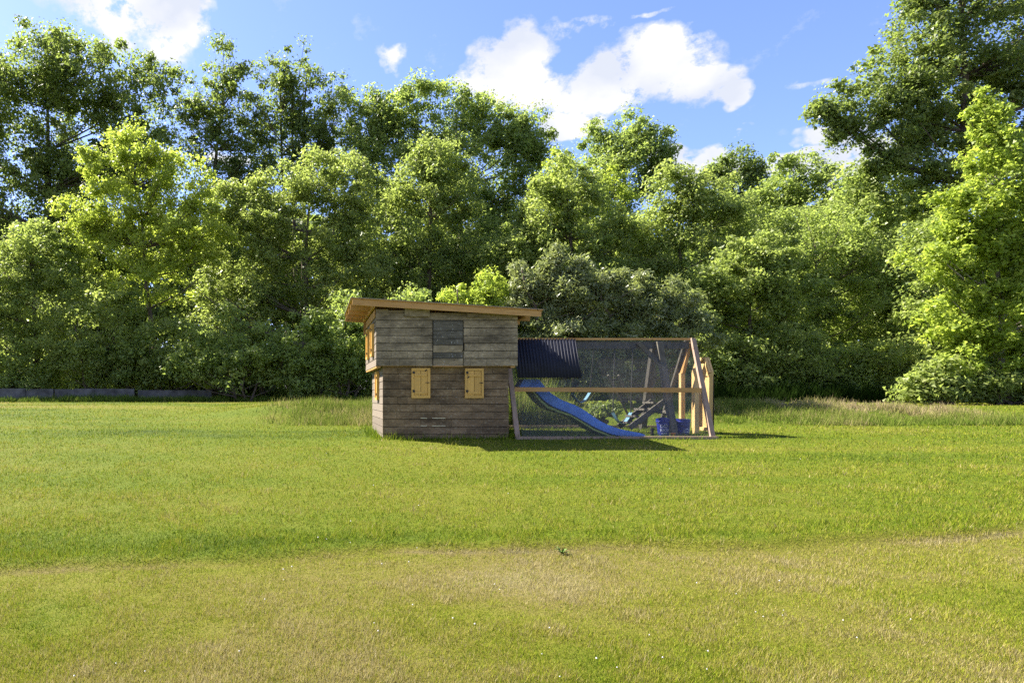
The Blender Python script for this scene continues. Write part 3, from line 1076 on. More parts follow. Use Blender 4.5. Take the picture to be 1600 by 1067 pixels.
# ------------------------------------------------------------------ old swing set inside the run
def make_swingset():
    S = empty('old_swing_set', (7.1, 14.2, gz(7.1, 14.2)), 'weathered grey timber swing set standing inside the netting', 'swing set')
    zt = wz(539, 14.2)
    MB().span(4.2, 7.78, 14.15, 14.25, zt - .08, zt + .065).build('beam', M_OLD, S)
    MB().beam((7.07, 13.38, gz(7.1, 13.35) - .03), (7.14, 14.12, zt + .05), .10, .125, side=(0, 1, .5)).build('leg', M_OLD, S)
    MB().beam((7.27, 15.1, gz(7.2, 15.1) - .03), (7.12, 14.27, zt + .03), .10, .12, side=(0, 1, -.5)).build('leg', M_OLD, S)
    MB().beam(P(997, 536, 14.12), P(1031, 569, 14.0), .06, .09).build('brace', M_OLD, S)
    MB().tube([(7.10, 13.62, wz(645, 13.62)), (7.22, 14.92, wz(641, 14.92) + .02)], .045, 8).build('crossbar', M_OLD, S)
    # two slender poles leaning behind
    for (x0, x1) in ((950, 985), (966, 998)):
        MB().tube([P(x0, 586, 15.0), P(x1, 655, 15.3), Vector((wx(x1 + 8, 15.5), 15.5, gz(7.2, 15.5) - .02))], .024, 6).build('pole', M_OLD, S)

    def sling(px0, px1, ytop, ybot, y, label):
        G = empty('swing', (wx((px0 + px1) / 2, y), y, wz(ybot, y)), label, 'swing', 'sling swings hanging from the old beam')
        pts, n = [], 12
        for i in range(n + 1):
            t = i / n
            x = px0 + (px1 - px0) * t
            yy = ytop + (ybot - ytop) * (1 - abs(2 * t - 1) ** 1.7)
            pts.append(P(x, yy, y))
        m = MB()
        for i, p in enumerate(pts):
            for dy in (-.075, .075):
                m.v.append((p.x, p.y + dy, p.z))
                m.v.append((p.x, p.y + dy, p.z + .012))
        for i in range(n):
            a = 4 * i
            m.f += [(a, a + 2, a + 6, a + 4), (a + 1, a + 5, a + 7, a + 3), (a, a + 4, a + 5, a + 1), (a + 2, a + 3, a + 7, a + 6)]
        m.build('seat', M_SLING, G, smooth=False)
        for p in (pts[0], pts[-1]):
            MB().tube([p, Vector((p.x, 14.2, zt - .05))], .011, 6).build('chain', M_ROPE, G)
    sling(957.5, 985.5, 645, 662.5, 14.3, 'blue sling swing seat hanging beside the wooden ramp')
    sling(893, 921, 614, 629.5, 14.45, 'sling swing seat hanging above the middle of the blue slide')
    # ramp ladder leaning on the crossbar
    R = empty('ramp_ladder', P(982, 668, 14.2), 'rough grey wooden ramp with treads leaning on the swing set crossbar', 'ramp')
    for y in (13.95, 14.45):
        MB().beam(P(984, 668, 13.95) * 1 + Vector((0, y - 13.95, 0)), P(1038, 627, 13.95) + Vector((0, y - 13.95, 0)), .05, .11).build('rail', M_OLD, R)
    for t in (.08, .32, .58, .84):
        a = P(984, 668, 13.95).lerp(P(1038, 627, 13.95), t)
        MB().box((a.x - .02, 14.2, a.z + .05), (.17, .46, .04), Matrix.Rotation(0.12, 3, 'Y')).build('tread', M_OLD, R)
    # slide
    SL = empty('slide', (wx(900, 14.2), 14.2, gz(6, 14.2)), 'wavy blue plastic slide running down from the playhouse', 'slide')
    top = [(833, 594.5), (842, 597), (850, 604), (862, 615.5), (880, 626.5), (900, 632.5), (918, 643.5), (938, 658.5), (960, 668.5), (985, 674.5), (1003, 677), (1009, 680)]
    bot = [(826, 603), (834, 610), (846, 624), (858, 634.5), (876, 642), (893, 648), (910, 658), (930, 670), (955, 680), (980, 684.5), (1002, 685.5), (1009, 686)]
    Yn, Yf = 13.95, 14.47
    ys = [13.95 - .72 * min(1, i / 10) for i in range(12)]
    k = len(top)
    m = MB()
    for i in range(k):
        Yn, Yf = ys[i], ys[i] + .52
        A, B = P(*top[i], Yn), P(*bot[i], Yn)
        fl = B.lerp(A, .18)
        for (p, y) in ((B, Yn + .02), (A, Yn), (A + Vector((0, 0, .012)), Yn + .045), (fl.lerp(A, .05), Yn + .075), (fl, Yn + .13), (fl, Yf - .13), (fl.lerp(A, .05), Yf - .075), (A + Vector((0, 0, .012)), Yf - .045), (A, Yf), (B, Yf - .02)):
            m.v.append((p.x, y, p.z))
    q = 10
    for i in range(k - 1):
        for j in range(q - 1):
            a = i * q + j
            m.f.append((a, a + 1, a + q + 1, a + q))
    sl = m.build('chute', M_SLIDE, SL, smooth=True)
    sd = sl.modifiers.new('thickness', 'SOLIDIFY'); sd.thickness = .008
    ss = sl.modifiers.new('smooth', 'SUBSURF'); ss.levels = ss.render_levels = 1
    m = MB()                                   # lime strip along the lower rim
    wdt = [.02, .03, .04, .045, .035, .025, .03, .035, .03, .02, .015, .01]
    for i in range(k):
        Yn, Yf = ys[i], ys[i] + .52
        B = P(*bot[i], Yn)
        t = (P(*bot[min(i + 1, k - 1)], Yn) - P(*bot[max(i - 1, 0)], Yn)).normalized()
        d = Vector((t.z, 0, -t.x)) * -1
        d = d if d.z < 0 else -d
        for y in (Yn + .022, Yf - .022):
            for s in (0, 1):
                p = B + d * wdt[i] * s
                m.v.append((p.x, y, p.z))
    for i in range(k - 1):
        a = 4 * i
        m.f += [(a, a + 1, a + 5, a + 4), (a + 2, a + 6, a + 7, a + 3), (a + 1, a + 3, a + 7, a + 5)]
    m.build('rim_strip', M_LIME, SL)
    Yn, Yf = 13.95, 14.47
    m = MB()
    m.add([P(803.5, 604, Yn), P(811, 592.5, Yn), P(818, 592.5, Yn), P(811, 604, Yn), P(803.5, 604, Yf), P(811, 592.5, Yf), P(818, 592.5, Yf), P(811, 604, Yf)],
          [(0, 1, 2, 3), (7, 6, 5, 4), (0, 4, 5, 1), (1, 5, 6, 2), (2, 6, 7, 3), (3, 7, 4, 0)])
    m.build('entry_lip', M_NAVY, SL)
    for y in (Yn, Yf - .02):
        m = MB()
        pr = [P(811.5, 604, y), P(818.5, 592.5, y), P(842, 592.5, y), P(852, 604.5, y), P(846, 612, y)]
        n = len(pr)
        m.add([tuple(p) for p in pr] + [(p.x, p.y + .02, p.z) for p in pr], [tuple(range(n)), tuple(range(n, 2 * n))[::-1]] + [(i, n + i, n + (i + 1) % n, (i + 1) % n) for i in range(n)])
        m.build('side_panel', M_SLIDE, SL)
    MB().span(wx(813, Yn), wx(846, Yn), Yn + .03, Yf - .03, wz(606, Yn), wz(603, Yn)).build('platform', M_SLIDE, SL)


make_swingset()


def make_buckets():
    def text(parent, body, x, y, z, size, rotz, tiltx):
        c = bpy.data.curves.new('t', 'FONT')
        c.body, c.size, c.align_x, c.extrude = body, size, 'CENTER', .001
        o = bpy.data.objects.new('t', c)
        COL.objects.link(o)
        bpy.context.view_layer.update()
        me = bpy.data.meshes.new_from_object(o)
        COL.objects.unlink(o)
        bpy.data.objects.remove(o)
        # wrap the print round the bucket wall
        for v in me.vertices:
            a = v.co.x / y
            zz = z + v.co.y
            r = y + zz * .052 + .0015 + v.co.z
            v.co = Vector((math.sin(a) * r, -math.cos(a) * r, zz))
        me.materials.append(M_TEXT)
        t = bpy.data.objects.new('print', me)
        t.parent = parent
        t.rotation_euler = (0, 0, rotz)
        COL.objects.link(t)

    def bucket(px, Y, tilt, label, r0=.132, h=.36):
        x = wx(px, Y)
        B = empty('bucket', (x, Y, gz(x, Y) - .01), label, 'bucket', 'blue buckets by the swing set leg')
        B.rotation_euler = tilt
        n, m = 28, MB()
        prof = [(0, .0), (r0, 0), (r0 + .052 * h, h), (r0 + .052 * h - .004, h), (r0 - .004, .006), (0, .006)]
        ribs = [(r0 + .052 * (h - .07) + .0, h - .07), (r0 + .052 * (h - .065) + .010, h - .065), (r0 + .052 * (h - .05) + .010, h - .05), (r0 + .052 * (h - .045), h - .045)]
        prof = prof[:2] + ribs + prof[2:]
        for (r, z) in prof:
            for k in range(n):
                t = 2 * math.pi * k / n
                m.v.append((r * math.cos(t), r * math.sin(t), z))
        for i in range(len(prof) - 1):
            for k in range(n):
                k2 = (k + 1) % n
                m.f.append((i * n + k, i * n + k2, (i + 1) * n + k2, (i + 1) * n + k))
        me = bpy.data.meshes.new('shell')
        me.from_pydata(m.v, [], m.f)
        me.materials.append(M_BUCKET)
        o = bpy.data.objects.new('shell', me)
        o.parent = B
        COL.objects.link(o)
        hm = MB()
        pts = []
        for i in range(13):
            t = math.pi * i / 12
            pts.append((math.cos(t) * (r0 + .03), -.02 - math.sin(t) * .13, h - .06 - math.sin(t) * .09))
        hm.tube(pts, .003, 5)
        me = bpy.data.meshes.new('handle')
        me.from_pydata(hm.v, [], hm.f)
        me.materials.append(M_ROPE)
        o = bpy.data.objects.new('handle', me)
        o.parent = B
        COL.objects.link(o)
        return B
    b1 = bucket(1040, 13.62, (0.02, -0.10, 0), 'blue bucket printed with white lettering, left of the leg')
    text(b1, 'DO IT', 0, .132, .185, .085, -0.22, 0)
    text(b1, 'RIGHT', 0, .132, .105, .085, -0.22, 0)
    text(b1, 'FOR LESS', 0, .132, .045, .05, -0.22, 0)
    b2 = bucket(1066, 13.78, (0, 0.02, 0), 'blue bucket with a white gable mark, right of the leg', .125, .33)
    me = bpy.data.meshes.new('gable_mark')
    m = MB()
    for (a, b) in (((-.07, .10), (0, .135)), ((0, .135), (.07, .10)), ((-.07, .075), (.075, .075))):
        for i in range(6):
            t0, t1 = i / 6, (i + 1) / 6
            q = []
            for t in (t0, t1):
                xx, zz = a[0] + (b[0] - a[0]) * t, a[1] + (b[1] - a[1]) * t
                for dz in (-.006, .006):
                    an = xx / .125
                    r = .125 + (zz + dz) * .052 + .002
                    q.append((math.sin(an) * r, -math.cos(an) * r, zz + dz))
            m.add(q, [(0, 2, 3, 1)])
    me.from_pydata(m.v, [], m.f)
    me.materials.append(M_TEXT)
    o = bpy.data.objects.new('gable_mark', me)
    o.parent = b2
    o.rotation_euler = (0, 0, .2)
    COL.objects.link(o)
    # stake and small pot
    x = wx(1019, 13.55)
    st = MB().span(x - .022, x + .022, 13.53, 13.575, gz(x, 13.55) - .04, gz(x, 13.55) + .15)
    st.beam((x - .03, 13.5525, gz(x, 13.55) + .13), (x + .03, 13.5525, gz(x, 13.55) + .13), .05, .03)
    tag(st.build('ground_stake', M_CORE), 'short dark stake in the grass beyond the end of the slide', 'stake')
    x, y = wx(1052, 13.35), 13.35
    z = gz(x, y) + .0
    m = MB().tube([(x, y, z), (x, y, z + .055), (x, y, z + .056), (x, y, z + .075)], [.028, .037, .044, .044], 14)
    tag(m.build('flower_pot', M_POT, smooth=False), 'tiny terracotta pot in the grass beside the lettered bucket', 'pot')


make_buckets()


# ------------------------------------------------------------------ low wall along the woods
def make_wall():
    Y = 37.2
    segs = [(-90, -4, 607.5), (-2, 84, 607.0), (86.5, 210.5, 607.6), (216, 331, 609.6)]
    rnd = random.Random(3)
    labs = ['weathered grey low wall length with a creeper-covered end', 'weathered grey low wall length with two pale stained faces',
            'longest weathered grey low wall length ending at the open gap', 'weathered grey low wall length fading into the bushes past the gap']
    for i, (a, b, t) in enumerate(segs):
        x0, x1 = wx(a, Y), wx(b, Y)
        z0, z1 = gz((x0 + x1) / 2, Y) - .1, wz(t, Y)
        W = empty('low_wall', ((x0 + x1) / 2, Y, z0), labs[i], 'wall', 'low grey wall lengths along the woods')
        n = max(2, round((x1 - x0) / 1.2))
        for k in range(n):
            xa, xb = x0 + (x1 - x0) * k / n, x0 + (x1 - x0) * (k + 1) / n
            dz, dy = rnd.uniform(-.02, .02), rnd.uniform(-.02, .02)
            MB().span(xa + .006, xb - .006, Y - .09 + dy, Y + .09 + dy, z0, z1 + dz).build('panel', M_CONC, W)


make_wall()


# ------------------------------------------------------------------ trees and shrubs
def leaf_cloud(C, per, crad, size, aspect, flat=0.7, droop=0.0):
    per = int(per * 1.65)
    size = size * 0.84
    n = len(C) * per
    
    idx = np.repeat(np.arange(len(C)), per)
    g = RNG.normal(0, 1, (n, 3))
    r = RNG.random(n) ** 0.5
    g = g / np.linalg.norm(g, axis=1, keepdims=True) * r[:, None]
    cr = crad * RNG.uniform(0.4, 1.5, len(C))[idx]
    pos = C[idx] + g * cr[:, None] * np.array([1, 1, flat])
    s = size * RNG.uniform(0.6, 1.35, n) * RNG.uniform(0.75, 1.3, len(C))[idx]
    nor = g * 0.6 + RNG.normal(0, 0.55, (n, 3)) + np.array([0, 0, 0.55])
    nor /= np.linalg.norm(nor, axis=1, keepdims=True)
    t = RNG.normal(0, 1, (n, 3)) + np.array([0, 0, -droop])
    t -= nor * (t * nor).sum(1, keepdims=True)
    t /= np.linalg.norm(t, axis=1, keepdims=True)
    b = np.cross(nor, t)
    v = np.empty((n, 3, 3), np.float32)
    L, W = s[:, None], (s * aspect)[:, None]
    v[:, 0] = pos + t * L * .55
    v[:, 1] = pos + b * W * .5 - t * L * .45 + nor * W * .1
    v[:, 2] = pos - b * W * .5 - t * L * .45
    return v.reshape(-1, 3), idx


def tree(name, label, cat, Y, trunk_px, lobes, mat, leaf=.20, aspect=.62, clump=.85, per=70, dens=1.0, group=None, bark=None, tr=.22, lean=0.0,
         spread=1.0, stems=1, flat=.7, tmean=.5, gap=.0, droop=0.0, twigs=26):
    bark = bark or M_BARK
    sc = Y / F
    x0 = wx(trunk_px, Y)
    z0 = gz(x0, Y)
    T = empty(name, (x0, Y, z0), label, cat, group)
    cs = []
    cen = []
    more = []
    r0 = random.Random(int(trunk_px * 7 + Y))
    for (px, py, rx, ry) in lobes:
        for q in range(5):
            a = r0.uniform(0, 2 * math.pi)
            k = r0.uniform(.75, 1.12)
            f = r0.uniform(.22, .48)
            more.append((px + math.cos(a) * rx * k, py - math.sin(a) * ry * k, rx * f, ry * f * r0.uniform(.7, 1.2)))
    main = len(lobes)
    for li, (px, py, rx, ry) in enumerate(list(lobes) + more):
        c = np.array(P(px, py, Y))
        R = np.array([rx * sc, .5 * (rx + ry) * sc * .85 * spread, ry * sc])
        c[1] += RNG.uniform(-.35, .35) * R[1]
        if li < main:
            cen.append((c, R))
        vol = R[0] * R[1] * R[2]
        area = (R[0] * R[2] + R[0] * R[1] + R[1] * R[2]) / 3 * 12.6
        k = max(3, int(dens * area / (clump * clump * (2.3 if li < main else 2.6))))
        d = RNG.normal(0, 1, (k, 3))
        d /= np.linalg.norm(d, axis=1, keepdims=True)
        rr = RNG.uniform(.30, 1.12, k) ** .6
        # uneven outline: whole sectors stick out or fall back
        bump = .72 + .56 * vnoise(d[:, 0] * 2.3 + px, d[:, 2] * 2.3 + d[:, 1] * 1.7 + py, 5)
        p = c + d * (rr * bump)[:, None] * R
        cs.append(p)
    C = np.concatenate(cs)
    C = C[C[:, 2] > ground(C[:, 0], C[:, 1]) + .25]
    if gap:
        C = C[RNG.random(len(C)) > gap]
    v, idx = leaf_cloud(C, per, clump, leaf, aspect, flat, droop)
    ct = RNG.normal(0, .16, len(C))
    tint = np.clip(tmean + ct[idx] + RNG.normal(0, .17, len(idx)), 0, 1)
    keep = v.reshape(-1, 3, 3)[:, :, 2].min(1) > 0.3
    v = v.reshape(-1, 3, 3)[keep].reshape(-1, 3)
    o = np_mesh('crown', v, 3, mat, tint[keep], origin=(x0, Y, z0))
    o.location = (0, 0, 0)
    o.parent = T
    o['kind'] = 'stuff'
    # trunk and limbs
    m = MB()
    ctop = max(cen, key=lambda q: q[0][2])[0]
    cm = np.mean([q[0] for q in cen], 0)
    rnd = random.Random(len(label) + int(trunk_px))
    spine_sets = []
    for s in range(stems):
        ox = (s - (stems - 1) / 2) * .35
        pts, rad = [], []
        end = Vector((cm[0] * .4 + ctop[0] * .6 + ox * 3, Y + ox, ctop[2]))
        for i in range(9):
            t = i / 8
            p = Vector((x0 + ox, Y, z0 - .1)).lerp(end, t)
            p.x += lean * math.sin(t * math.pi) + rnd.uniform(-.12, .12) * (1 if 0 < i else 0)
            p.y += rnd.uniform(-.12, .12)
            pts.append(p)
            rad.append(tr * (1 - .88 * t) + .012)
        rad[0] *= 1.35
        m.tube(pts, rad, 8)
        spine_sets.append((pts, rad))
    sel = [C[i] for i in RNG.choice(len(C), min(twigs, len(C)), replace=False)]
    for c, R in cen:
        sel.append(c)
    for c in sel:
        pts, rad = spine_sets[rnd.randrange(stems)]
        c = Vector(c)
        # leave the trunk below the clump
        best = min(range(1, 8), key=lambda i: abs(pts[i].z - (c.z - .55 * (Vector((c.x, c.y, 0)) - Vector((pts[i].x, pts[i].y, 0))).length)))
        a = pts[best]
        if (c - a).length < .4:
            continue
        mid = a.lerp(c, .5) + Vector((rnd.uniform(-.2, .2), rnd.uniform(-.2, .2), -.08 * (c - a).length))
        r = min(rad[best] * .55, .012 + .011 * (c - a).length)
        m.tube([a, mid, c], [r, r * .6, .008 + r * .12], 5, caps=False)
    m.build('trunk', bark, T, smooth=True)
    return T


def make_trees():
    G = 'trees along the wood edge'
    # back row, tall
    tree('broadleaf_tree', 'tall dark spreading tree behind the yellow-green one by the low wall', 'tree', 57, 95,
         [(60, 105, 75, 60), (140, 120, 80, 62), (30, 190, 80, 80), (120, 215, 95, 85), (220, 150, 58, 62), (215, 225, 62, 62), (40, 320, 110, 90), (140, 320, 90, 80), (-60, 200, 80, 130), (-40, 420, 110, 110), (60, 430, 90, 80)],
         L_DARK, .29, .7, 1.1, 60, .95, G, tr=.45, twigs=50, tmean=.6)
    tree('poplar_tree', 'thin airy tree with leaning dark trunk and bare side branch', 'tree', 52, 332,
         [(350, 105, 32, 50), (330, 160, 42, 50), (375, 165, 36, 55), (345, 225, 52, 40), (390, 240, 40, 45), (310, 190, 26, 30), (340, 275, 44, 36), (385, 285, 40, 30)],
         L_DARK, .26, .6, .8, 38, .85, G, tr=.30, lean=-.5, gap=.04, twigs=60, tmean=.45)
    tree('poplar_tree', 'airy dark tree with several upright stems beside the leaning one', 'tree', 53, 462,
         [(455, 115, 34, 45), (430, 165, 42, 48), (480, 165, 40, 55), (450, 225, 60, 45), (490, 220, 36, 50), (440, 280, 50, 34), (490, 275, 40, 34)],
         L_DARK, .26, .6, .8, 38, .88, G, tr=.26, stems=3, gap=.04, twigs=60, tmean=.45)
    tree('poplar_tree', 'small thin see-through tree beside the broad round crown', 'tree', 54, 520,
         [(522, 145, 20, 32), (520, 200, 26, 42), (528, 240, 26, 30)], L_DARK, .24, .6, .7, 32, .62, G, tr=.15, gap=.08, twigs=24, tmean=.45)
    tree('broadleaf_tree', 'broad round-topped tree rising above the playhouse', 'tree', 52, 730,
         [(572, 190, 36, 52), (640, 185, 58, 52), (710, 175, 56, 46), (770, 190, 52, 48), (815, 222, 44, 44), (640, 260, 80, 60), (750, 265, 90, 65), (830, 270, 34, 40), (700, 340, 110, 60), (590, 270, 50, 60), (800, 340, 60, 50)],
         L_MID, .25, .66, .85, 64, .95, G, tr=.42, twigs=60, tmean=.42)
    tree('broadleaf_tree', 'lone round dark-green crown standing up against the clouds', 'tree', 56, 985,
         [(970, 208, 44, 36), (935, 245, 32, 36), (1008, 238, 36, 42), (975, 262, 60, 46), (1018, 278, 26, 26), (975, 330, 70, 40)],
         L_MID, .26, .66, .85, 64, .95, G, tr=.30, twigs=40, tmean=.28)
    tree('poplar_tree', 'pair of small dark pointed tops on the skyline', 'tree', 62, 1152,
         [(1150, 258, 24, 28), (1178, 268, 13, 24), (1120, 272, 14, 18), (1150, 300, 46, 26)], L_DARK, .30, .6, .8, 55, .9, G, tr=.2, stems=2, twigs=20, tmean=.4)
    tree('broadleaf_tree', 'thin-topped olive-green tree on the skyline left of the tallest tree', 'tree', 54, 1255,
         [(1250, 272, 48, 28), (1215, 305, 40, 40), (1290, 300, 46, 40), (1240, 360, 80, 60), (1320, 360, 60, 70), (1170, 340, 50, 50)],
         L_MID, .24, .6, .75, 50, .8, G, tr=.25, twigs=40, tmean=.4)
    tree('broadleaf_tree', 'tallest tree, reaching out a long leafy branch over the skyline', 'tree', 42, 1500,
         [(1450, 60, 60, 66), (1410, 120, 62, 56), (1345, 160, 50, 36), (1310, 178, 28, 26), (1320, 205, 18, 20), (1400, 185, 56, 40), (1490, 130, 80, 80), (1560, 50, 90, 80), (1570, 150, 80, 90), (1640, 100, 80, 140),
          (1420, 250, 58, 50), (1480, 250, 70, 70), (1640, 260, 70, 90), (1430, -20, 30, 30), (1530, -50, 100, 60)],
         L_DARK, .24, .75, .8, 60, .80, G, tr=.45, twigs=90, tmean=.66, gap=.10)
    tree('broadleaf_tree', 'dense mid-green tree filling below the long reaching branch', 'tree', 43, 1390,
         [(1390, 300, 62, 50), (1340, 350, 66, 66), (1420, 380, 80, 80), (1340, 440, 80, 70), (1420, 480, 80, 70), (1370, 540, 90, 50)], L_MID, .22, .7, .8, 62, .95, G, tr=.28, twigs=40, tmean=.62)
    # front row
    tree('sapling_tree', 'bright yellow-green tree catching the sun before the dark tall tree', 'tree', 40, 250,
         [(205, 240, 34, 34), (150, 268, 34, 26), (240, 270, 44, 40), (130, 330, 38, 36), (190, 325, 60, 42), (280, 300, 44, 44), (240, 370, 80, 50), (150, 385, 50, 36), (310, 360, 44, 50), (230, 440, 80, 44)],
         L_YELL, .19, .7, .62, 60, .78, G, tr=.17, twigs=60, tmean=.78)
    tree('broadleaf_tree', 'light green full tree between the yellow-green one and the playhouse', 'tree', 42, 470,
         [(500, 275, 54, 36), (445, 300, 48, 36), (550, 290, 46, 44), (395, 335, 52, 44), (480, 350, 76, 60), (560, 370, 50, 70), (380, 410, 64, 60), (470, 430, 84, 70), (550, 450, 50, 70), (350, 320, 24, 30), (360, 480, 60, 50)],
         L_LIGHT, .19, .68, .66, 60, .92, G, tr=.25, twigs=60, tmean=.60)
    tree('broadleaf_tree', 'soft mid-green tree just behind the playhouse roof', 'tree', 44, 665,
         [(680, 245, 36, 36), (655, 295, 52, 44), (715, 300, 46, 48), (640, 360, 60, 60), (715, 370, 50, 66), (660, 430, 84, 54), (620, 480, 50, 50)], L_LIGHT, .21, .6, .72, 60, .9, G, tr=.26, twigs=40, tmean=.36)
    tree('broadleaf_tree', 'leafy bright-topped tree behind the playhouse roof slope', 'tree', 41, 905,
         [(890, 290, 40, 34), (850, 335, 44, 42), (925, 335, 50, 46), (815, 385, 40, 36), (880, 390, 70, 50), (955, 390, 46, 50), (900, 440, 90, 46), (790, 400, 24, 20)], L_LIGHT, .21, .7, .66, 60, .95, G, tr=.22, twigs=50, tmean=.44)
    tree('sapling_tree', 'slim yellowish tree top between two rounder crowns', 'tree', 46, 872,
         [(872, 262, 20, 24), (868, 300, 34, 30), (950, 300, 30, 34)], L_YELL, .2, .65, .62, 50, .85, G, tr=.12, twigs=20, tmean=.35)
    tree('broadleaf_tree', 'light green tree right of the lone round crown', 'tree', 42, 1085,
         [(1045, 300, 32, 32), (1100, 308, 50, 38), (1130, 350, 40, 44), (1050, 350, 44, 40), (1090, 400, 70, 50), (1010, 390, 40, 50)], L_LIGHT, .2, .66, .66, 60, .9, G, tr=.2, twigs=40, tmean=.45)
    tree('broadleaf_tree', 'low rounded tree with pale leaf tufts behind the open door', 'tree', 37, 1165,
         [(1180, 405, 52, 34), (1130, 440, 50, 42), (1215, 440, 44, 40), (1160, 490, 72, 50), (1100, 510, 50, 50), (1220, 520, 40, 40)], L_LIGHT, .19, .7, .58, 60, .95, G, tr=.16, twigs=40, tmean=.36)
    tree('broadleaf_tree', 'mid-green open tree between the low rounded tree and the sycamore', 'tree', 41, 1275,
         [(1270, 380, 60, 60), (1250, 460, 54, 60), (1320, 450, 60, 70), (1290, 540, 80, 50)], L_MID, .2, .66, .7, 56, .85, G, tr=.18, twigs=50, tmean=.55)
    tree('sycamore_tree', 'bright large-leaved young sycamore with pale straight trunk', 'tree', 29, 1566,
         [(1544, 180, 26, 30), (1539, 230, 42, 36), (1564, 285, 60, 44), (1524, 330, 60, 46), (1594, 350, 60, 60), (1554, 410, 88, 56), (1494, 400, 40, 40), (1574, 490, 90, 60), (1634, 440, 60, 90), (1544, 560, 80, 46), (1634, 560, 60, 50), (1584, 605, 90, 24), (1494, 500, 46, 40)],
         L_YELL, .165, .85, .42, 46, .85, G, bark=M_PALEBARK, tr=.13, twigs=90, tmean=.27, flat=.8, gap=.12)
    tree('broadleaf_tree', 'shaded tree with sunlit top at the far end of the low wall', 'tree', 40.0, 60,
         [(55, 390, 60, 34), (110, 420, 50, 40), (20, 430, 50, 50), (70, 480, 80, 50), (-50, 440, 60, 70), (20, 540, 80, 46)], L_LIGHT, .19, .66, .62, 58, .9, G, tr=.2, twigs=40, tmean=.36)
    hid = [(330, 47, 300, L_MID, .5, 'below the leaning airy tree'), (410, 49, 300, L_MID, .45, 'below the airy tree of several stems'), (600, 48, 330, L_MID, .5, 'below the left shoulder of the broad round-topped tree'),
           (790, 47, 330, L_MID, .45, 'below the right shoulder of the broad round-topped tree'), (860, 50, 300, L_MID, .4, 'behind the slim yellowish tree top'), (1010, 48, 340, L_MID, .5, 'below the lone round crown'),
           (1140, 50, 310, L_MID, .5, 'below the pair of pointed tops'), (1230, 48, 380, L_LIGHT, .3, 'below the thin-topped olive-green tree'), (60, 50, 420, L_MID, .4, 'behind the shaded tree by the low wall'),
           (170, 48, 430, L_LIGHT, .3, 'under the yellow-green tree, behind the layered shrub'), (1330, 49, 320, L_MID, .5, 'below the tip of the long reaching branch'), (1500, 47, 330, L_MID, .4, 'behind the young sycamore'),
           (700, 49, 420, L_LIGHT, .3, 'right behind the playhouse roof'), (500, 48, 430, L_MID, .5, 'under the light green full tree')]
    for (px, Y, top, mt, tm, where) in hid:
        tree('broadleaf_tree', 'half-hidden mid-green woodland tree ' + where, 'tree', Y, px,
             [(px, top + 45, 46, 44), (px - 36, top + 110, 56, 60), (px + 38, top + 120, 56, 60), (px, top + 200, 80, 60)], mt, .27, .68, .95, 46, .8, 'hidden trees of the middle row', tr=.2, twigs=14, tmean=tm)
    # understorey
    S = 'shrubs under the wood edge'
    rnd = random.Random(12)
    under = [(150, 510, 70, 60, L_LIGHT, 'shaded shrub behind the first stretch of low wall'), (265, 540, 80, 44, L_LIGHT, 'layered dogwood-like shrub above the wall gap'),
             (215, 570, 60, 30, L_MID, 'small dark shrub peering over the low wall'), (380, 545, 80, 50, L_MID, 'dark spreading shrub where the low wall ends'),
             (470, 550, 60, 50, L_MID, 'grey-leaved dark shrub left of the playhouse'), (545, 530, 60, 64, L_MID, 'dark tall shrub against the playhouse side'),
             (640, 520, 60, 70, L_MID, 'dark shrub hidden behind the playhouse'), (20, 580, 60, 30, L_MID, 'dark shrub behind the creeper-covered wall end'),
             (1060, 560, 60, 46, L_MID, 'dark shrub behind the netting end'), (1150, 565, 60, 40, L_LIGHT, 'dark bush behind the open plywood door'),
             (1235, 560, 50, 44, L_LIGHT, 'bushy shrub above the arching grass'), (1320, 575, 60, 36, L_MID, 'low dark shrub behind the arching grass'),
             (1410, 570, 60, 44, L_LIGHT, 'speckled shrub left of the sycamore foot'), (1475, 592, 46, 28, L_LIGHT, 'low leafy shrub spilling from under the sycamore'), (1575, 585, 60, 36, L_LIGHT, 'leafy undergrowth hiding the foot of the sycamore'),
             (960, 540, 60, 60, L_MID, 'dark shrub behind the slide shrubbery'), (780, 540, 70, 60, L_MID, 'dark shrub behind the playhouse roof end')]
    for i, (px, py, rx, ry, mt, lab) in enumerate(under):
        Y = (37.9 if px < 340 else 35.2) + rnd.uniform(0, .8) if px < 1440 else 28.4
        hgt = 625 - py
        tree('shrub', lab, 'shrub', Y, px, [(px, py, rx, ry), (px - rx * .6, py + ry * .45, rx * .7, ry * .6), (px + rx * .6, py + ry * .4, rx * .7, ry * .65), (px, py + ry * .8, rx, ry * .5)],
             mt, .19, .66, .62, 46, .8, S, tr=.07, stems=3, twigs=24, tmean=.45, flat=.6)
    # long-leaved shrubs behind the run
    W = 'long-leaved shrubs behind the run'
    tree('willow_shrub', 'yellowish feathery shrub behind the playhouse roof', 'shrub', 20.0, 745,
         [(735, 475, 34, 22), (770, 455, 30, 26), (790, 490, 46, 36), (745, 505, 50, 30), (780, 560, 60, 50)], L_YELL, .13, .32, .28, 60, .95, W, tr=.05, stems=3, twigs=50, tmean=.35)
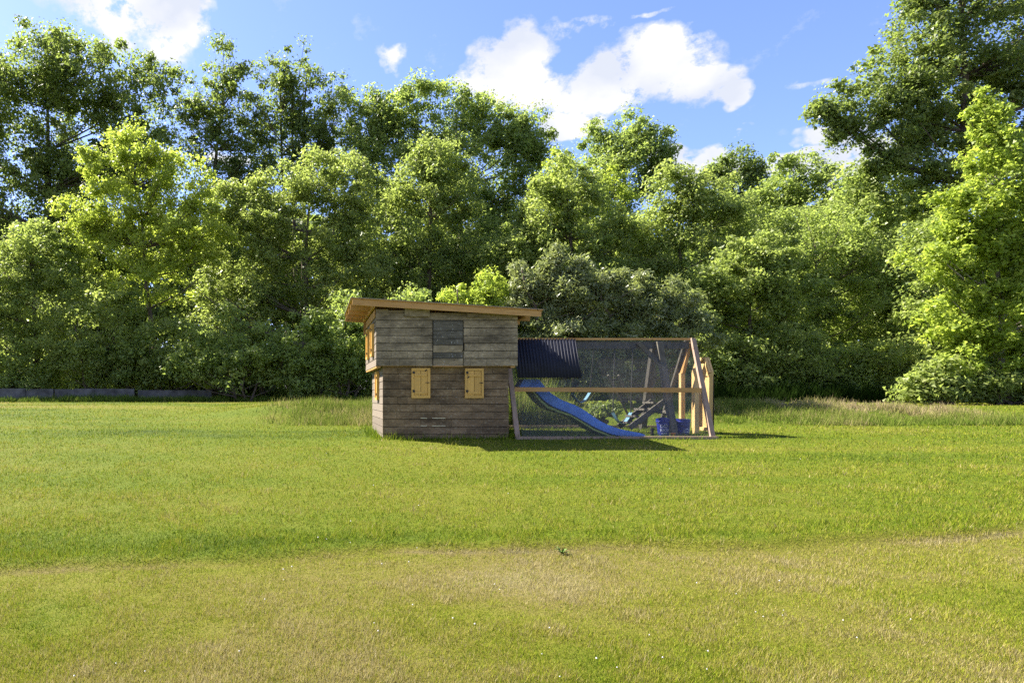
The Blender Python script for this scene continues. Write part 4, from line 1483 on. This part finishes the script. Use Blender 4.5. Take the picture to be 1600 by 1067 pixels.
    tree('willow_shrub', 'large silvery long-leaved shrub above the corrugated sheet', 'shrub', 19.4, 880,
         [(830, 462, 36, 26), (890, 455, 40, 30), (850, 500, 60, 40), (930, 490, 50, 40), (890, 535, 80, 40), (830, 560, 50, 40), (930, 580, 50, 60), (860, 620, 50, 40), (812, 440, 10, 24), (868, 428, 10, 28), (906, 430, 9, 26), (845, 440, 8, 20), (940, 452, 10, 24)], L_SILV, .14, .34, .29, 66, 1.0, W, tr=.07, stems=3, twigs=80, tmean=.5)
    tree('willow_shrub', 'silvery long-leaved shrub with bare twigs above the netting', 'shrub', 19.6, 1000,
         [(980, 480, 40, 30), (1030, 490, 44, 34), (1000, 530, 60, 40), (1075, 525, 40, 36), (960, 560, 50, 50), (965, 448, 9, 26), (1002, 455, 9, 26), (1048, 458, 10, 26), (1085, 490, 9, 24)], L_SILV, .14, .34, .29, 60, .9, W, tr=.06, stems=3, twigs=90, tmean=.42)
    tree('shrub', 'small dark-leaved bush beside the swing behind the slide', 'shrub', 15.9, 934,
         [(948, 645, 18, 22), (930, 660, 24, 22), (915, 680, 24, 16)], L_DARK, .10, .5, .16, 46, 1.0, None, tr=.10, twigs=20, tmean=.6)
    tree('broadleaf_tree', 'deep green tree filling the edge behind the sycamore', 'tree', 36, 1640,
         [(1620, 330, 80, 70), (1650, 430, 90, 80), (1600, 500, 70, 60), (1480, 480, 60, 70), (1460, 400, 40, 50), (1700, 540, 90, 60), (1500, 560, 60, 44)], L_MID, .2, .7, .7, 56, .9, G, tr=.25, twigs=40, tmean=.6)
    # deep woods behind everything
    n = 8500
    px = RNG.uniform(-500, 2100, n)
    Yw = RNG.uniform(60, 76, n)
    X = (px - CX) / F * Yw
    top = 13.0 + 8.0 * fbm(X * .09, Yw * .05, 61, 3)
    Z = 1.0 + RNG.random(n) * top
    v, idx = leaf_cloud(np.stack([X, Yw, Z], 1), 13, 1.2, .95, .75)
    t = np.clip(.4 + RNG.normal(0, .2, len(idx)), 0, 1)
    tag(np_mesh('deep_woods', v, 3, L_DARK, t), 'dark mass of woodland deep behind the front trees', 'woods', kind='stuff')


make_trees()
